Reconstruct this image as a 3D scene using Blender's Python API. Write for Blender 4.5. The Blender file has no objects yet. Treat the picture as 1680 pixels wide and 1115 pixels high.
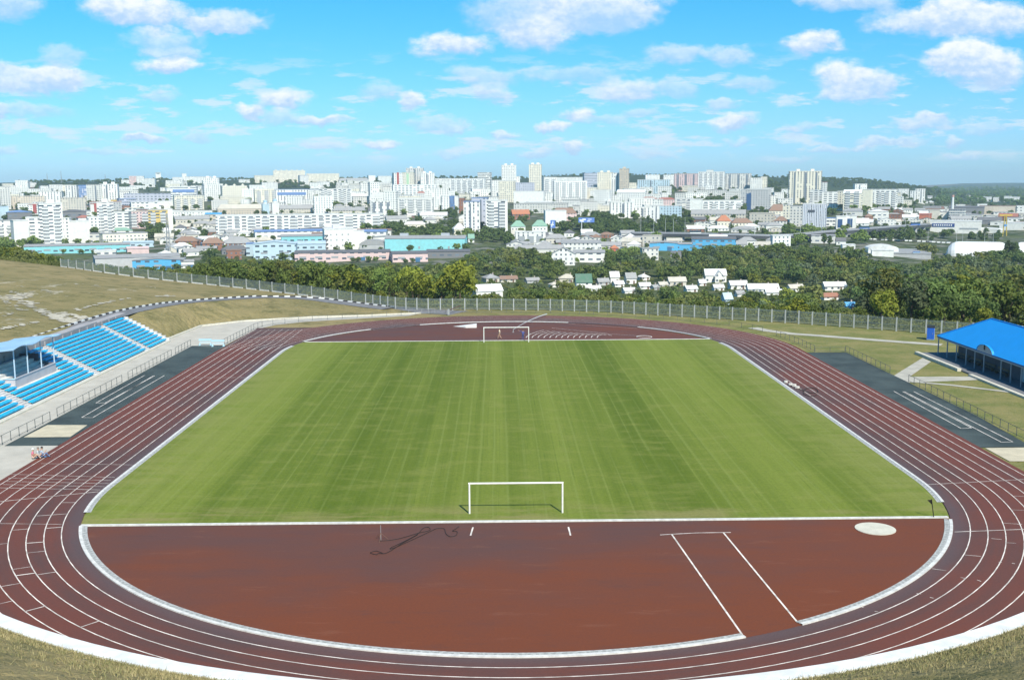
import bpy, math, random
import numpy as np
from mathutils import Vector, Matrix
S = bpy.context.scene
COL = S.collection
R = math.radians
rng = random.Random(7)

# ------------------------------------------------------------------ camera
F_PX, TILT, YAW, ROLL = 1790.49, 0.1428, 0.0126, -0.0058
CX, CH = -1.309, 26.188                      # camera stands on the grass bank at (CX, 0, CH)
PW, PH = 1680.0, 1115.0
fwd = np.array([math.sin(YAW)*math.cos(TILT), math.cos(YAW)*math.cos(TILT), -math.sin(TILT)])
_r = np.array([math.cos(YAW), -math.sin(YAW), 0.0]); _u = np.cross(_r, fwd)
rgt = math.cos(ROLL)*_r + math.sin(ROLL)*_u
upv = -math.sin(ROLL)*_r + math.cos(ROLL)*_u
CAMP = np.array([CX, 0.0, CH])
cam_d = bpy.data.cameras.new("camera"); cam = bpy.data.objects.new("camera", cam_d); COL.objects.link(cam)
cam_d.sensor_width = 36.0; cam_d.lens = 36.0*F_PX/PW; cam_d.clip_start = 0.3; cam_d.clip_end = 30000
M = Matrix(((rgt[0], upv[0], -fwd[0], CX), (rgt[1], upv[1], -fwd[1], 0), (rgt[2], upv[2], -fwd[2], CH), (0, 0, 0, 1)))
cam.matrix_world = M
S.camera = cam

# ------------------------------------------------------------------ sun, sky, exposure
SUN_EL, SUN_AZ = R(45.5), R(159)            # azimuth of the sun, clockwise from +Y: behind the camera, to the right
S.view_settings.view_transform = 'Standard'; S.view_settings.look = 'None'
S.view_settings.exposure = 0.45; S.view_settings.gamma = 1.0; S.view_settings.use_curve_mapping = False
sun_d = bpy.data.lights.new("sun", 'SUN'); sun_d.energy = 4.5; sun_d.angle = R(0.5); sun_d.color = (1.0, 0.935, 0.80)
sun = bpy.data.objects.new("sun", sun_d); COL.objects.link(sun)
sdir = Vector((math.sin(SUN_AZ)*math.cos(SUN_EL), math.cos(SUN_AZ)*math.cos(SUN_EL), math.sin(SUN_EL)))
sun.rotation_euler = sdir.to_track_quat('Z', 'Y').to_euler()
sun.location = (60, -80, 120)

class NT:                                     # small helper round a node tree
    def __init__(s, nt): s.nt = nt; s.n = nt.nodes; s.l = nt.links
    def new(s, t, **kw):
        n = s.n.new(t)
        for k, v in kw.items(): setattr(n, k, v)
        return n
    def put(s, sock, v):
        if v is None: return
        if isinstance(v, bpy.types.NodeSocket): s.l.new(v, sock)
        else: sock.default_value = v
    def math(s, op, a, b=None, c=None, clamp=False):
        n = s.new('ShaderNodeMath', operation=op); n.use_clamp = clamp
        s.put(n.inputs[0], a); s.put(n.inputs[1], b); s.put(n.inputs[2], c); return n.outputs[0]
    def vec(s, op, a, b=None):
        n = s.new('ShaderNodeVectorMath', operation=op); s.put(n.inputs[0], a); s.put(n.inputs[1], b)
        return n.outputs['Value'] if op in ('LENGTH', 'DOT_PRODUCT') else n.outputs[0]
    def sep(s, v):
        n = s.new('ShaderNodeSeparateXYZ'); s.l.new(v, n.inputs[0]); return n.outputs
    def comb(s, x, y, z=0.0):
        n = s.new('ShaderNodeCombineXYZ'); s.put(n.inputs[0], x); s.put(n.inputs[1], y); s.put(n.inputs[2], z); return n.outputs[0]
    def noise(s, v, scale, detail=3, rough=0.55, dim='3D'):
        n = s.new('ShaderNodeTexNoise', noise_dimensions=dim); s.put(n.inputs['Vector'], v)
        n.inputs['Scale'].default_value = scale; n.inputs['Detail'].default_value = detail; n.inputs['Roughness'].default_value = rough
        return n.outputs[0]
    def step(s, v, a, b, o0=0.0, o1=1.0):
        n = s.new('ShaderNodeMapRange', interpolation_type='SMOOTHSTEP'); n.clamp = True
        s.put(n.inputs[0], v); s.put(n.inputs[1], a); s.put(n.inputs[2], b); s.put(n.inputs[3], o0); s.put(n.inputs[4], o1); return n.outputs[0]
    def mix(s, f, a, b, mode='MIX'):
        n = s.new('ShaderNodeMix', data_type='RGBA', blend_type=mode)
        s.put(n.inputs[0], f)
        for i, x in ((6, a), (7, b)):
            if isinstance(x, bpy.types.NodeSocket): s.l.new(x, n.inputs[i])
            else: n.inputs[i].default_value = (*x[:3], 1.0)
        return n.outputs[2]

world = bpy.data.worlds.new("World"); S.world = world; world.use_nodes = True
def build_world():
    t = NT(world.node_tree); t.n.clear()
    out = t.new('ShaderNodeOutputWorld'); bg = t.new('ShaderNodeBackground'); t.l.new(bg.outputs[0], out.inputs[0])
    sky = t.new('ShaderNodeTexSky', sky_type='NISHITA'); sky.sun_disc = False
    sky.sun_elevation = SUN_EL; sky.sun_rotation = SUN_AZ; sky.altitude = 150; sky.air_density = 1.0; sky.dust_density = 0.35; sky.ozone_density = 1.6
    tc = t.new('ShaderNodeTexCoord'); d = t.sep(tc.outputs['Generated'])
    y = t.math('MAXIMUM', d[1], 0.05)
    u0 = t.math('DIVIDE', d[0], y); v0 = t.math('DIVIDE', d[2], y)
    skyc = t.mix(1.0, sky.outputs[0], SKY_TINT, 'MULTIPLY')
    # towards the horizon the air turns paler
    hz = t.step(v0, 0.0, 0.19, 1.0, 0.0)
    skyc = t.mix(t.math('MULTIPLY', hz, 0.85), skyc, t.mix(1.0, skyc, SKY_LOW, 'MULTIPLY'))
    uv = t.comb(u0, v0, 0.0)
    def warped(scale, amp, sx=1.0):
        nn = t.new('ShaderNodeTexNoise'); t.put(nn.inputs['Vector'], t.comb(u0, t.math('MULTIPLY', v0, 1.7), 0.37*scale))
        nn.inputs['Scale'].default_value = scale; nn.inputs['Detail'].default_value = 4
        return t.vec('MULTIPLY', t.vec('SUBTRACT', nn.outputs['Color'], (0.5, 0.5, 0.5)), (amp*1.5, amp, 0))
    w = t.vec('ADD', uv, t.vec('ADD', warped(26, 0.022), warped(80, 0.010)))
    acc = None
    for (cx, cy, rx, ry, b) in CLOUDS:
        sx, sy = F_PX/(rx*1.14), F_PX/(ry*1.30)
        q = t.new('ShaderNodeVectorMath', operation='MULTIPLY_ADD'); t.l.new(w, q.inputs[0])
        q.inputs[1].default_value = (sx, sy, 0); q.inputs[2].default_value = (-(cx-840)/F_PX*sx, -(300-.0056*(cx-840)-cy)/F_PX*sy, 0); q = q.outputs[0]
        k = t.math('MAXIMUM', t.math('SUBTRACT', 1.0, t.vec('LENGTH', q)), 0.0)
        if acc is None: acc = [k, t.math('MULTIPLY', k, t.vec('DOT_PRODUCT', q, (0, 1, 0))), t.math('MULTIPLY', k, b)]
        else: acc = [t.math('ADD', acc[0], k), t.math('MULTIPLY_ADD', k, t.vec('DOT_PRODUCT', q, (0, 1, 0)), acc[1]), t.math('MULTIPLY_ADD', k, b, acc[2])]
    a = acc; den = t.math('MAXIMUM', a[0], 1e-4)
    ly = t.math('DIVIDE', a[1], den); br = t.math('DIVIDE', a[2], den)
    fb = t.noise(t.comb(u0, t.math('MULTIPLY', v0, 1.6), 0.0), 34, 6, 0.6)
    fine = t.noise(t.comb(u0, t.math('MULTIPLY', v0, 1.5), 3.0), 95, 5, 0.6)
    dens = t.math('ADD', a[0], t.math('MULTIPLY', t.math('SUBTRACT', fb, 0.5), 0.55))
    dens = t.math('ADD', dens, t.math('MULTIPLY', t.math('SUBTRACT', fine, 0.5), 0.40))
    al = t.math('MULTIPLY', t.step(dens, 0.02, 0.62), t.step(a[0], 0.0, 0.12))
    al = t.math('MULTIPLY', al, t.step(br, 0.0, 0.9, 0.40, 0.97))
    # thin rows of far cumulus low over the town
    low = t.noise(t.comb(t.math('MULTIPLY', u0, 1.0), t.math('MULTIPLY', v0, 4.2), 9.0), 17, 5, 0.62)
    band = t.math('MULTIPLY', t.step(v0, 0.012, 0.03), t.step(v0, 0.075, 0.13, 1.0, 0.0))
    lowa = t.math('MULTIPLY', t.math('MULTIPLY', t.step(low, 0.51, 0.63), band), 0.7)
    lit = t.math('ADD', t.math('MULTIPLY', ly, 0.75), t.math('ADD', 0.42, t.math('MULTIPLY', t.math('SUBTRACT', fine, 0.5), 1.5)))
    lit = t.math('MULTIPLY', t.step(lit, -0.1, 0.95), t.step(br, 0.2, 1.0, 0.6, 1.0), clamp=True)
    cl = t.mix(lit, CLOUD_SHADE, CLOUD_LIT)
    sc = 1.0/SKY_STRENGTH
    cl = t.vec('MULTIPLY', cl, (sc, sc, sc))
    c = t.mix(lowa, skyc, t.vec('MULTIPLY', t.comb(0.58, 0.66, 0.73), (sc, sc, sc)))
    c = t.mix(al, c, cl)
    front = t.step(d[1], 0.05, 0.15)
    c = t.mix(front, skyc, c)
    t.l.new(c, bg.inputs[0]); bg.inputs[1].default_value = SKY_STRENGTH
SKY_STRENGTH = 0.10
SKY_TINT = (0.185, 0.80, 1.06); SKY_LOW = (2.55, 0.93, 1.20)
CLOUD_SHADE = (0.36, 0.52, 0.73); CLOUD_LIT = (0.74, 0.77, 0.79)
# (centre x, centre y, half width, half height) as seen from the bank, brightness
CLOUDS = [
 (60,16,75,26,.45), (235,22,55,32,1), (290,35,72,26,.95), (415,46,72,20,.6), (395,52,50,13,.8), (310,75,70,16,.4), (325,95,60,12,.5), (322,117,58,13,.95),
 (20,120,80,17,.6), (95,140,95,22,.7), (130,130,55,20,.85), (20,185,40,15,.8), (95,185,70,14,.3), (150,100,40,14,.25), (300,160,35,9,.3),
 (495,166,52,16,.95), (442,184,24,14,.9), (560,202,48,10,.8), (500,195,60,12,.35), (268,232,42,8,.7), (355,222,30,8,.35), (200,250,60,7,.2), (45,248,30,8,.35),
 (990,20,130,34,.85), (905,62,75,26,.85), (850,30,70,30,.35), (770,82,70,19,.85), (1020,40,90,24,.4), (820,130,60,18,.4), (835,158,40,16,.5), (705,170,24,15,.75), (660,152,40,14,.3),
 (1130,98,52,17,.45), (1215,98,50,15,.45), (1055,152,58,17,.6), (960,130,90,16,.25), (1135,148,40,14,.3), (1245,140,60,12,.3),
 (1340,78,58,17,.85), (1385,8,75,18,.6), (1445,18,40,14,.4), (1510,48,90,22,.7), (1570,32,62,32,1), (1645,44,70,28,.8),
 (1600,108,78,34,1), (1580,95,50,26,1), (1655,120,55,28,.75), (1395,132,50,28,1), (1450,142,42,22,.7), (1395,160,50,12,.6),
 (970,188,38,13,.95), (930,212,34,9,.85), (1075,188,32,10,.35), (1010,200,60,10,.2), (1225,203,46,15,.85), (1200,175,32,10,.5), (1545,195,34,12,.75), (1530,208,60,9,.4),
 (850,222,26,7,.6), (740,205,50,12,.3), (770,215,22,8,.5), (650,236,36,8,.75), (966,243,28,9,.75), (905,250,40,8,.45), (1090,252,60,7,.25), (765,250,30,8,.3),
 (1480,232,60,9,.5), (1440,240,34,6,.5), (1225,234,22,7,.35), (1380,246,34,8,.4), (1585,230,22,9,.5), (1600,255,40,8,.4), (1330,215,30,10,.3), (1640,212,50,10,.2), (1310,260,60,6,.2), (560,245,60,7,.15)]
build_world()
world.cycles.sampling_method = 'MANUAL'; world.cycles.sample_map_resolution = 256

# ------------------------------------------------------------------ helpers
def lin(r, g, b):
    f = lambda c: (c/255/12.92) if c/255 <= 0.04045 else ((c/255+0.055)/1.055)**2.4
    return (f(r), f(g), f(b))
def ray(px, py):
    return fwd + ((px-PW/2)/F_PX)*rgt - ((py-PH/2)/F_PX)*upv
def at(px, py, z=0.0):                         # where a line of sight meets the level z
    d = ray(px, py); return CAMP + ((z-CH)/d[2])*d
def at_x(px, py, x):
    d = ray(px, py); return CAMP + ((x-CX)/d[0])*d
def z_at(px, py, c):                           # height above c of the line of sight where it passes over c
    d = ray(px, py); return CH + c[1]/d[1]*d[2] - c[2]
def to_px(p):
    d = np.asarray(p, float) - CAMP; z = d @ fwd
    return PW/2 + F_PX*(d @ rgt)/z, PH/2 - F_PX*(d @ upv)/z, z

class MB:                                      # collects faces, links them as ONE mesh object
    def __init__(s): s.v = []; s.f = []; s.m = []
    def face(s, pts, m=0):
        i = len(s.v); s.v += [tuple(map(float, p)) for p in pts]; s.f.append(tuple(range(i, i+len(pts)))); s.m.append(m); return s
    def box(s, x0, x1, y0, y1, z0, z1, m=0, bottom=False):
        i = len(s.v)
        s.v += [(x0,y0,z0),(x1,y0,z0),(x1,y1,z0),(x0,y1,z0),(x0,y0,z1),(x1,y0,z1),(x1,y1,z1),(x0,y1,z1)]
        fs = [(4,5,6,7),(0,1,5,4),(1,2,6,5),(2,3,7,6),(3,0,4,7)] + ([(3,2,1,0)] if bottom else [])
        s.f += [tuple(i+k for k in f) for f in fs]; s.m += [m]*len(fs); return s
    def obox(s, c, ax, w, d, z0, z1, m=0):     # box at c, width w along unit ax, depth d across
        ax = np.array(ax[:2], float); ax /= np.linalg.norm(ax); n = np.array([-ax[1], ax[0]])
        q = [np.array(c[:2]) + a*ax*w/2 + b*n*d/2 for a, b in ((-1,-1),(1,-1),(1,1),(-1,1))]
        return s.prism(q, z0, z1, m)
    def prism(s, poly, z0, z1, m=0, bottom=False):
        n = len(poly); i = len(s.v)
        s.v += [(float(p[0]), float(p[1]), float(z0)) for p in poly] + [(float(p[0]), float(p[1]), float(z1)) for p in poly]
        for k in range(n):
            k2 = (k+1) % n; s.f.append((i+k, i+k2, i+n+k2, i+n+k)); s.m.append(m)
        s.f.append(tuple(i+n+k for k in range(n))); s.m.append(m)
        if bottom: s.f.append(tuple(i+n-1-k for k in range(n))); s.m.append(m)
        return s
    def tube(s, pts, r, n=6, m=0, r1=None, cap=True):
        pts = [np.array(p, float) for p in pts]; N = len(pts); i0 = len(s.v)
        for k, p in enumerate(pts):
            t = pts[min(k+1, N-1)] - pts[max(k-1, 0)]; t = t/np.linalg.norm(t)
            a = np.cross(t, (0,0,1)) if abs(t[2]) < 0.9 else np.cross(t, (1,0,0)); a /= np.linalg.norm(a); b = np.cross(t, a)
            rr = r if r1 is None else r + (r1-r)*k/(N-1)
            for j in range(n):
                th = 2*math.pi*j/n; s.v.append(tuple(p + rr*(math.cos(th)*a + math.sin(th)*b)))
        for k in range(N-1):
            for j in range(n):
                j2 = (j+1) % n; s.f.append((i0+k*n+j, i0+k*n+j2, i0+(k+1)*n+j2, i0+(k+1)*n+j)); s.m.append(m)
        if cap:
            s.f.append(tuple(i0+n-1-j for j in range(n))); s.m.append(m)
            s.f.append(tuple(i0+(N-1)*n+j for j in range(n))); s.m.append(m)
        return s
    def ribbon(s, A, B, m=0):                  # strip between two polylines
        i = len(s.v); n = len(A)
        s.v += [tuple(map(float, p)) for p in A] + [tuple(map(float, p)) for p in B]
        for k in range(n-1): s.f.append((i+k, i+k+1, i+n+k+1, i+n+k)); s.m.append(m)
        return s
    def mesh(s, name, mats, smooth=False):
        me = bpy.data.meshes.new(name); me.from_pydata(s.v, [], s.f)
        for mt in (mats if isinstance(mats, (list, tuple)) else [mats]): me.materials.append(mt)
        if len(me.materials) > 1: me.polygons.foreach_set('material_index', s.m)
        if smooth: me.polygons.foreach_set('use_smooth', [True]*len(s.f))
        me.update(); return me
    def build(s, name, mats, parent=None, loc=None, rz=0, smooth=False):
        return link(name, s.mesh(name, mats, smooth), parent, loc, rz)
def link(name, me, parent=None, loc=None, rz=0):
    o = bpy.data.objects.new(name, me); COL.objects.link(o)
    if parent: o.parent = parent
    if loc is not None: o.location = tuple(map(float, loc))
    if rz: o.rotation_euler = (0, 0, rz)
    return o
def tag(o, label=None, cat=None, group=None, kind=None):
    if label: o['label'] = label
    if cat: o['category'] = cat
    if group: o['group'] = group
    if kind: o['kind'] = kind
    return o
def thing(name, label, cat, loc=(0,0,0), rz=0, group=None):
    o = bpy.data.objects.new(name, None); COL.objects.link(o); o.empty_display_size = 0.5
    o.location = tuple(map(float, loc)); o.rotation_euler = (0, 0, rz)
    return tag(o, label, cat, group)
def struct(o): o['kind'] = 'structure'; return o

# ------------------------------------------------------------------ materials
_mc = {}
def mat(name, col, rough=0.7, spec=0.3, metal=0.0, var=0.0, vscale=2.0, bump=0.0, emit=None, twotone=None):
    """plain surface with a little procedural unevenness"""
    if name in _mc: return _mc[name]
    m = bpy.data.materials.new(name); m.use_nodes = True; t = NT(m.node_tree); b = t.n['Principled BSDF']
    b.inputs['Roughness'].default_value = rough; b.inputs['Specular IOR Level'].default_value = spec; b.inputs['Metallic'].default_value = metal
    if var:
        tc = t.new('ShaderNodeTexCoord')
        n = t.noise(tc.outputs['Object'], vscale, 4, 0.6)
        c2 = twotone or tuple(x*(1-var) for x in col)
        c = t.mix(t.step(n, 0.3, 0.7), c2, tuple(min(1, x*(1+var*0.35)) for x in col)); t.l.new(c, b.inputs['Base Color'])
        if bump:
            bp = t.new('ShaderNodeBump'); bp.inputs['Strength'].default_value = bump; bp.inputs['Distance'].default_value = 0.05
            t.l.new(n, bp.inputs['Height']); t.l.new(bp.outputs[0], b.inputs['Normal'])
    else: b.inputs['Base Color'].default_value = (*col, 1)
    _mc[name] = m; return m

def facade(name, style):
    """wall paint (the object's own colour) with rows of windows"""
    if name in _mc: return _mc[name]
    m = bpy.data.materials.new(name); m.use_nodes = True; t = NT(m.node_tree); b = t.n['Principled BSDF']
    tc = t.new('ShaderNodeTexCoord'); oi = t.new('ShaderNodeObjectInfo')
    p = t.sep(tc.outputs['Object']); nm = t.sep(tc.outputs['Normal'])
    fx = t.math('GREATER_THAN', t.math('ABSOLUTE', nm[0]), 0.6)
    h = t.math('ADD', t.math('MULTIPLY', p[0], t.math('SUBTRACT', 1.0, fx)), t.math('MULTIPLY', p[1], fx))
    h = t.math('ADD', h, 500.0)
    pw, ph, w0, w1, h0, h1 = {'a': (3.4,3.0,.30,.70,.30,.76), 'l': (6.8,3.0,.12,.74,.34,.78), 'v': (4.2,3.0,.36,.66,.12,.90), 'o': (3.0,3.4,.05,.95,.32,.78),
                              'i': (6.0,4.2,.24,.78,.40,.74), 'h': (3.4,3.1,.32,.68,.30,.72), 'g': (1.6,3.3,.04,.96,.06,.94)}[style]
    hu = t.math('DIVIDE', h, pw); zu = t.math('DIVIDE', p[2], ph)
    fu = t.math('FRACT', hu); fz = t.math('FRACT', zu)
    band = lambda x, a, c: t.math('MULTIPLY', t.math('GREATER_THAN', x, a), t.math('LESS_THAN', x, c))
    k = t.math('MULTIPLY', band(fu, w0, w1), band(fz, h0, h1))
    up = t.math('LESS_THAN', t.math('ABSOLUTE', nm[2]), 0.5); k = t.math('MULTIPLY', k, up)
    k = t.math('MULTIPLY', k, t.math('GREATER_THAN', p[2], 0.5))
    wn = t.new('ShaderNodeTexWhiteNoise', noise_dimensions='3D')
    t.l.new(t.comb(t.math('FLOOR', hu), t.math('FLOOR', zu), t.math('MULTIPLY', oi.outputs['Random'], 91.0)), wn.inputs['Vector'])
    r = wn.outputs['Value']
    k = t.math('MULTIPLY', k, t.math('GREATER_THAN', r, 0.10))
    glass = t.mix(r, (0.035, 0.05, 0.075), (0.20, 0.24, 0.29))
    if style == 'g': glass = t.mix(r, (0.06, 0.13, 0.30), (0.16, 0.28, 0.5))
    st = t.noise(tc.outputs['Object'], 0.25, 4, 0.6)
    wall = t.mix(t.step(st, 0.3, 0.75), t.mix(0.10, oi.outputs['Color'], (0.2, 0.2, 0.2)), oi.outputs['Color'])
    seam = t.math('LESS_THAN', fz, 0.05); wall = t.mix(t.math('MULTIPLY', seam, 0.22), wall, (0.25, 0.25, 0.25))
    t.l.new(t.mix(k, wall, glass), b.inputs['Base Color'])
    t.l.new(t.math('SUBTRACT', 0.85, t.math('MULTIPLY', k, 0.6)), b.inputs['Roughness'])
    b.inputs['Specular IOR Level'].default_value = 0.3
    _mc[name] = m; return m

def leaf_mat(name, c0, c1):
    m = bpy.data.materials.new(name); m.use_nodes = True; t = NT(m.node_tree); b = t.n['Principled BSDF']
    oi = t.new('ShaderNodeObjectInfo'); tc = t.new('ShaderNodeTexCoord'); geo = t.new('ShaderNodeNewGeometry')
    n = t.noise(tc.outputs['Object'], 0.45, 3, 0.6)
    k = t.math('ADD', t.math('MULTIPLY', n, 0.75), t.math('ADD', t.math('MULTIPLY', geo.outputs['Random Per Island'], 0.35), t.math('MULTIPLY', oi.outputs['Random'], 0.55)))
    c = t.mix(t.step(k, 0.35, 1.2), c0, c1)
    hs = t.new('ShaderNodeHueSaturation'); t.l.new(c, hs.inputs['Color'])
    t.l.new(t.math('ADD', 0.485, t.math('MULTIPLY', oi.outputs['Random'], 0.03)), hs.inputs['Hue'])
    t.l.new(t.math('ADD', 0.8, t.math('MULTIPLY', oi.outputs['Random'], 0.45)), hs.inputs['Value'])
    t.l.new(hs.outputs[0], b.inputs['Base Color']); b.inputs['Roughness'].default_value = 0.75; b.inputs['Specular IOR Level'].default_value = 0.15
    tr = t.new('ShaderNodeBsdfTranslucent'); t.l.new(hs.outputs[0], tr.inputs['Color'])
    mx = t.new('ShaderNodeMixShader'); mx.inputs[0].default_value = 0.30
    t.l.new(b.outputs[0], mx.inputs[1]); t.l.new(tr.outputs[0], mx.inputs[2]); t.l.new(mx.outputs[0], t.n['Material Output'].inputs[0])
    return m

WHITE = mat('white_paint', (.80,.80,.78), .6, var=.12, vscale=3)
KERBW = mat('kerb_paint', (.66,.66,.64), .8, var=.2, vscale=2.2)
GUTTER = mat('gutter_concrete', (.44,.45,.44), .9, var=.35, vscale=4)
LINE = mat('line_paint', (.80,.74,.68), .8, var=.42, vscale=.9)
CONC = mat('pale_concrete', (.50,.47,.41), .9, var=.14, vscale=.4)
CONC2 = mat('grey_concrete', (.40,.41,.43), .9, var=.2, vscale=.8)
ASPH = mat('asphalt', (.20,.20,.21), .9, var=.25, vscale=.5)
SAND = mat('sand', (.56,.50,.37), .95, var=.15, vscale=.8)
DARKM = mat('dark_metal', (.07,.08,.08), .5)
GREYM = mat('grey_metal', (.32,.34,.35), .5)
BLACK = mat('black_paint', (.02,.02,.02), .7)
ROOFG = mat('grey_roofing', (.30,.30,.31), .85, var=.25, vscale=.12)
SEAT = mat('blue_seat', (.020,.50,.82), .45, .4, var=.25, vscale=1.6)
BLUER = mat('blue_roof', (.015,.32,.82), .5, .4, var=.05, vscale=.6)

def grass_pitch():
    m = bpy.data.materials.new('mown_grass'); m.use_nodes = True; t = NT(m.node_tree); b = t.n['Principled BSDF']
    p = t.sep(t.new('ShaderNodeNewGeometry').outputs['Position'])
    wob = t.math('MULTIPLY', t.math('SUBTRACT', t.noise(t.comb(t.math('MULTIPLY', p[0], .08), t.math('MULTIPLY', p[1], .02), 0), 1.0, 1), .5), .5)
    x = t.math('ADD', p[0], wob)
    s1 = t.noise(t.comb(x, t.math('MULTIPLY', p[1], .006), 0), .75, 3, .65)
    s2 = t.noise(t.comb(x, t.math('MULTIPLY', p[1], .015), 5), 2.6, 2, .6)
    s0 = t.noise(t.comb(x, t.math('MULTIPLY', p[1], .02), 11), .09, 2, .5)
    pair = t.math('FRACT', t.math('DIVIDE', t.math('ADD', x, 200.0), 3.1)); pair = t.step(t.math('ABSOLUTE', t.math('SUBTRACT', pair, .5)), .18, .32)
    k = t.math('ADD', t.math('MULTIPLY', s1, .34), t.math('ADD', t.math('MULTIPLY', s2, .20), t.math('ADD', t.math('MULTIPLY', pair, .05), t.math('MULTIPLY', s0, 1.05))))
    c = t.mix(t.step(k, .52, 1.10), (.092, .138, .011), (.200, .245, .040))
    # thin pale and dark mower tracks
    ph = t.math('ADD', t.math('DIVIDE', x, 1.42), t.math('MULTIPLY', t.noise(t.comb(x, 0, 17), .32, 2, .5), 1.6))
    tr = t.math('ABSOLUTE', t.math('SUBTRACT', t.math('FRACT', t.math('ADD', ph, 500.0)), .5))
    line = t.math('MULTIPLY', t.step(tr, .03, .11, 1.0, 0.0), t.step(t.noise(t.comb(x, t.math('MULTIPLY', p[1], .05), 4), .6, 2, .6), .28, .55))
    c = t.mix(t.math('MULTIPLY', line, .22), c, (.27, .32, .10))
    tr2 = t.noise(t.comb(x, t.math('MULTIPLY', p[1], .004), 27), 2.8, 1, .5)
    line2 = t.math('SUBTRACT', 1.0, t.step(t.math('ABSOLUTE', t.math('SUBTRACT', tr2, .5)), .0, .012))
    c = t.mix(t.math('MULTIPLY', line2, .4), c, (.075, .125, .012))
    # worn turf in front of the near goal and towards the corners
    w = t.noise(t.comb(t.math('MULTIPLY', p[0], .12), t.math('MULTIPLY', p[1], .5), 2), 1.2, 4, .6)
    e = t.step(p[1], 83.5, 88.5, 1.0, 0.0)
    c = t.mix(t.math('MULTIPLY', t.math('MULTIPLY', t.step(w, .42, .66), e), .75), c, (.27, .24, .095))
    c = t.mix(t.math('MULTIPLY', t.math('MULTIPLY', t.step(t.math('ABSOLUTE', p[0]), 27, 35), t.step(w, .3, .6)), .45), c, (.27, .27, .09))
    fine = t.noise(t.comb(p[0], p[1], 0), 3.2, 3, .7)
    c = t.mix(t.step(fine, .3, .7, 0.0, .45), c, t.mix(1.0, c, (.60, .64, .52), 'MULTIPLY'))
    mid = t.noise(t.comb(t.math('MULTIPLY', p[0], .5), p[1], 6), .55, 5, .7)
    c = t.mix(t.step(mid, .45, .72, 0.0, .38), c, (.235, .245, .065))
    t.l.new(c, b.inputs['Base Color']); b.inputs['Roughness'].default_value = .85; b.inputs['Specular IOR Level'].default_value = .15
    bp = t.new('ShaderNodeBump'); bp.inputs['Strength'].default_value = .5; bp.inputs['Distance'].default_value = .05
    t.l.new(fine, bp.inputs['Height']); t.l.new(bp.outputs[0], b.inputs['Normal'])
    return m

def tartan(name, dark, red, wear):
    """rubber track surface; UV = (metres along, metres across)"""
    m = bpy.data.materials.new(name); m.use_nodes = True; t = NT(m.node_tree); b = t.n['Principled BSDF']
    p = t.sep(t.new('ShaderNodeNewGeometry').outputs['Position'])
    if wear:
        uv = t.sep(t.new('ShaderNodeUVMap').outputs[0])
        n1 = t.noise(t.comb(t.math('MULTIPLY', uv[0], .05), t.math('MULTIPLY', uv[1], .75), 0), 1.0, 4, .6)
        n2 = t.noise(t.comb(p[0], p[1], 0), .09, 3, .55)
        k = t.math('ADD', t.math('MULTIPLY', n1, .5), t.math('ADD', t.math('MULTIPLY', n2, .6), t.math('MULTIPLY', uv[1], .026)))
        c = t.mix(t.step(k, .42, .82), dark, red)
        c = t.mix(t.step(uv[1], .2, 1.9, .55, 0.0), c, (.115, .088, .095))
    else:
        n1 = t.noise(t.comb(t.math('MULTIPLY', p[0], .55), p[1], 0), .11, 5, .55)
        n2 = t.noise(t.comb(t.math('MULTIPLY', p[0], .4), p[1], 4), .5, 4, .6)
        n3 = t.noise(t.comb(t.math('MULTIPLY', p[0], .14), p[1], 8), .55, 3, .6)
        grad = t.math('ADD', t.step(p[1], 60, 84, .22, -.05), t.step(p[0], 8, 24, 0.0, .16))
        k = t.math('ADD', t.math('ADD', t.math('MULTIPLY', n1, .62), t.math('MULTIPLY', n2, .34)), t.math('ADD', t.math('MULTIPLY', n3, .30), t.math('SUBTRACT', grad, .04)))
        c = t.mix(t.step(k, .40, .90), dark, red)
        sc = t.noise(t.comb(t.math('MULTIPLY', p[0], .22), p[1], 15), 1.1, 5, .72)
        c = t.mix(t.step(sc, .55, .72, 0.0, .35), c, (.075, .045, .042)); c = t.mix(t.step(sc, .42, .30, 0.0, .30), c, (.26, .11, .065))
    fine = t.noise(t.comb(p[0], p[1], 2), 6, 2, .7)
    c = t.mix(t.step(fine, .3, .7, 0, .22), c, (.045, .03, .028))
    t.l.new(c, b.inputs['Base Color']); b.inputs['Roughness'].default_value = .66; b.inputs['Specular IOR Level'].default_value = .22
    return m
TRACK = tartan('track_rubber', (.098, .056, .049), (.166, .052, .033), True)
ENDZ = tartan('end_rubber', (.116, .054, .043), (.182, .050, .017), False)
TRACK_C = tartan('chute_rubber', (.112,.068,.060), (.185,.066,.044), False)
TEAL = mat('teal_rubber', (.062,.078,.072), .7, .35, var=.35, vscale=.25)
PITCH = grass_pitch()

# ------------------------------------------------------------------ terrain
X0, Y1, Y2, KR = 0.078, 93.54, 170.44, 35.87        # track: centre line, the two bend centres, inner radius
LANE = 1.22; OUT = KR + 8*LANE
FENCE_PX = [(100,437,3.0),(160,450,2),(250,457,1.5),(340,465,1.0),(420,475,.5),(510,487,.2),(600,500,0),(650,506,0),(700,508,0),(800,508,0),(900,509,0),(1000,512,0),(1100,518,0),(1200,524,0),(1300,530,0),(1400,537,0),(1500,545,0)]
FENCE = [at(*q) for q in FENCE_PX]
FENCE += [np.array([95, 169.5, 0]), np.array([130, 143, 0])]
_e = FENCE[0] + (FENCE[0]-FENCE[2])*1.2
FENCE_EXT = [np.array([_e[0]-200, _e[1]+120, 7.]), np.array([_e[0], _e[1], 5.])] + FENCE + [np.array([260, 60, 0]), np.array([400, -120, 0])]
FP = np.array(FENCE_EXT)
ctl = []
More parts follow.
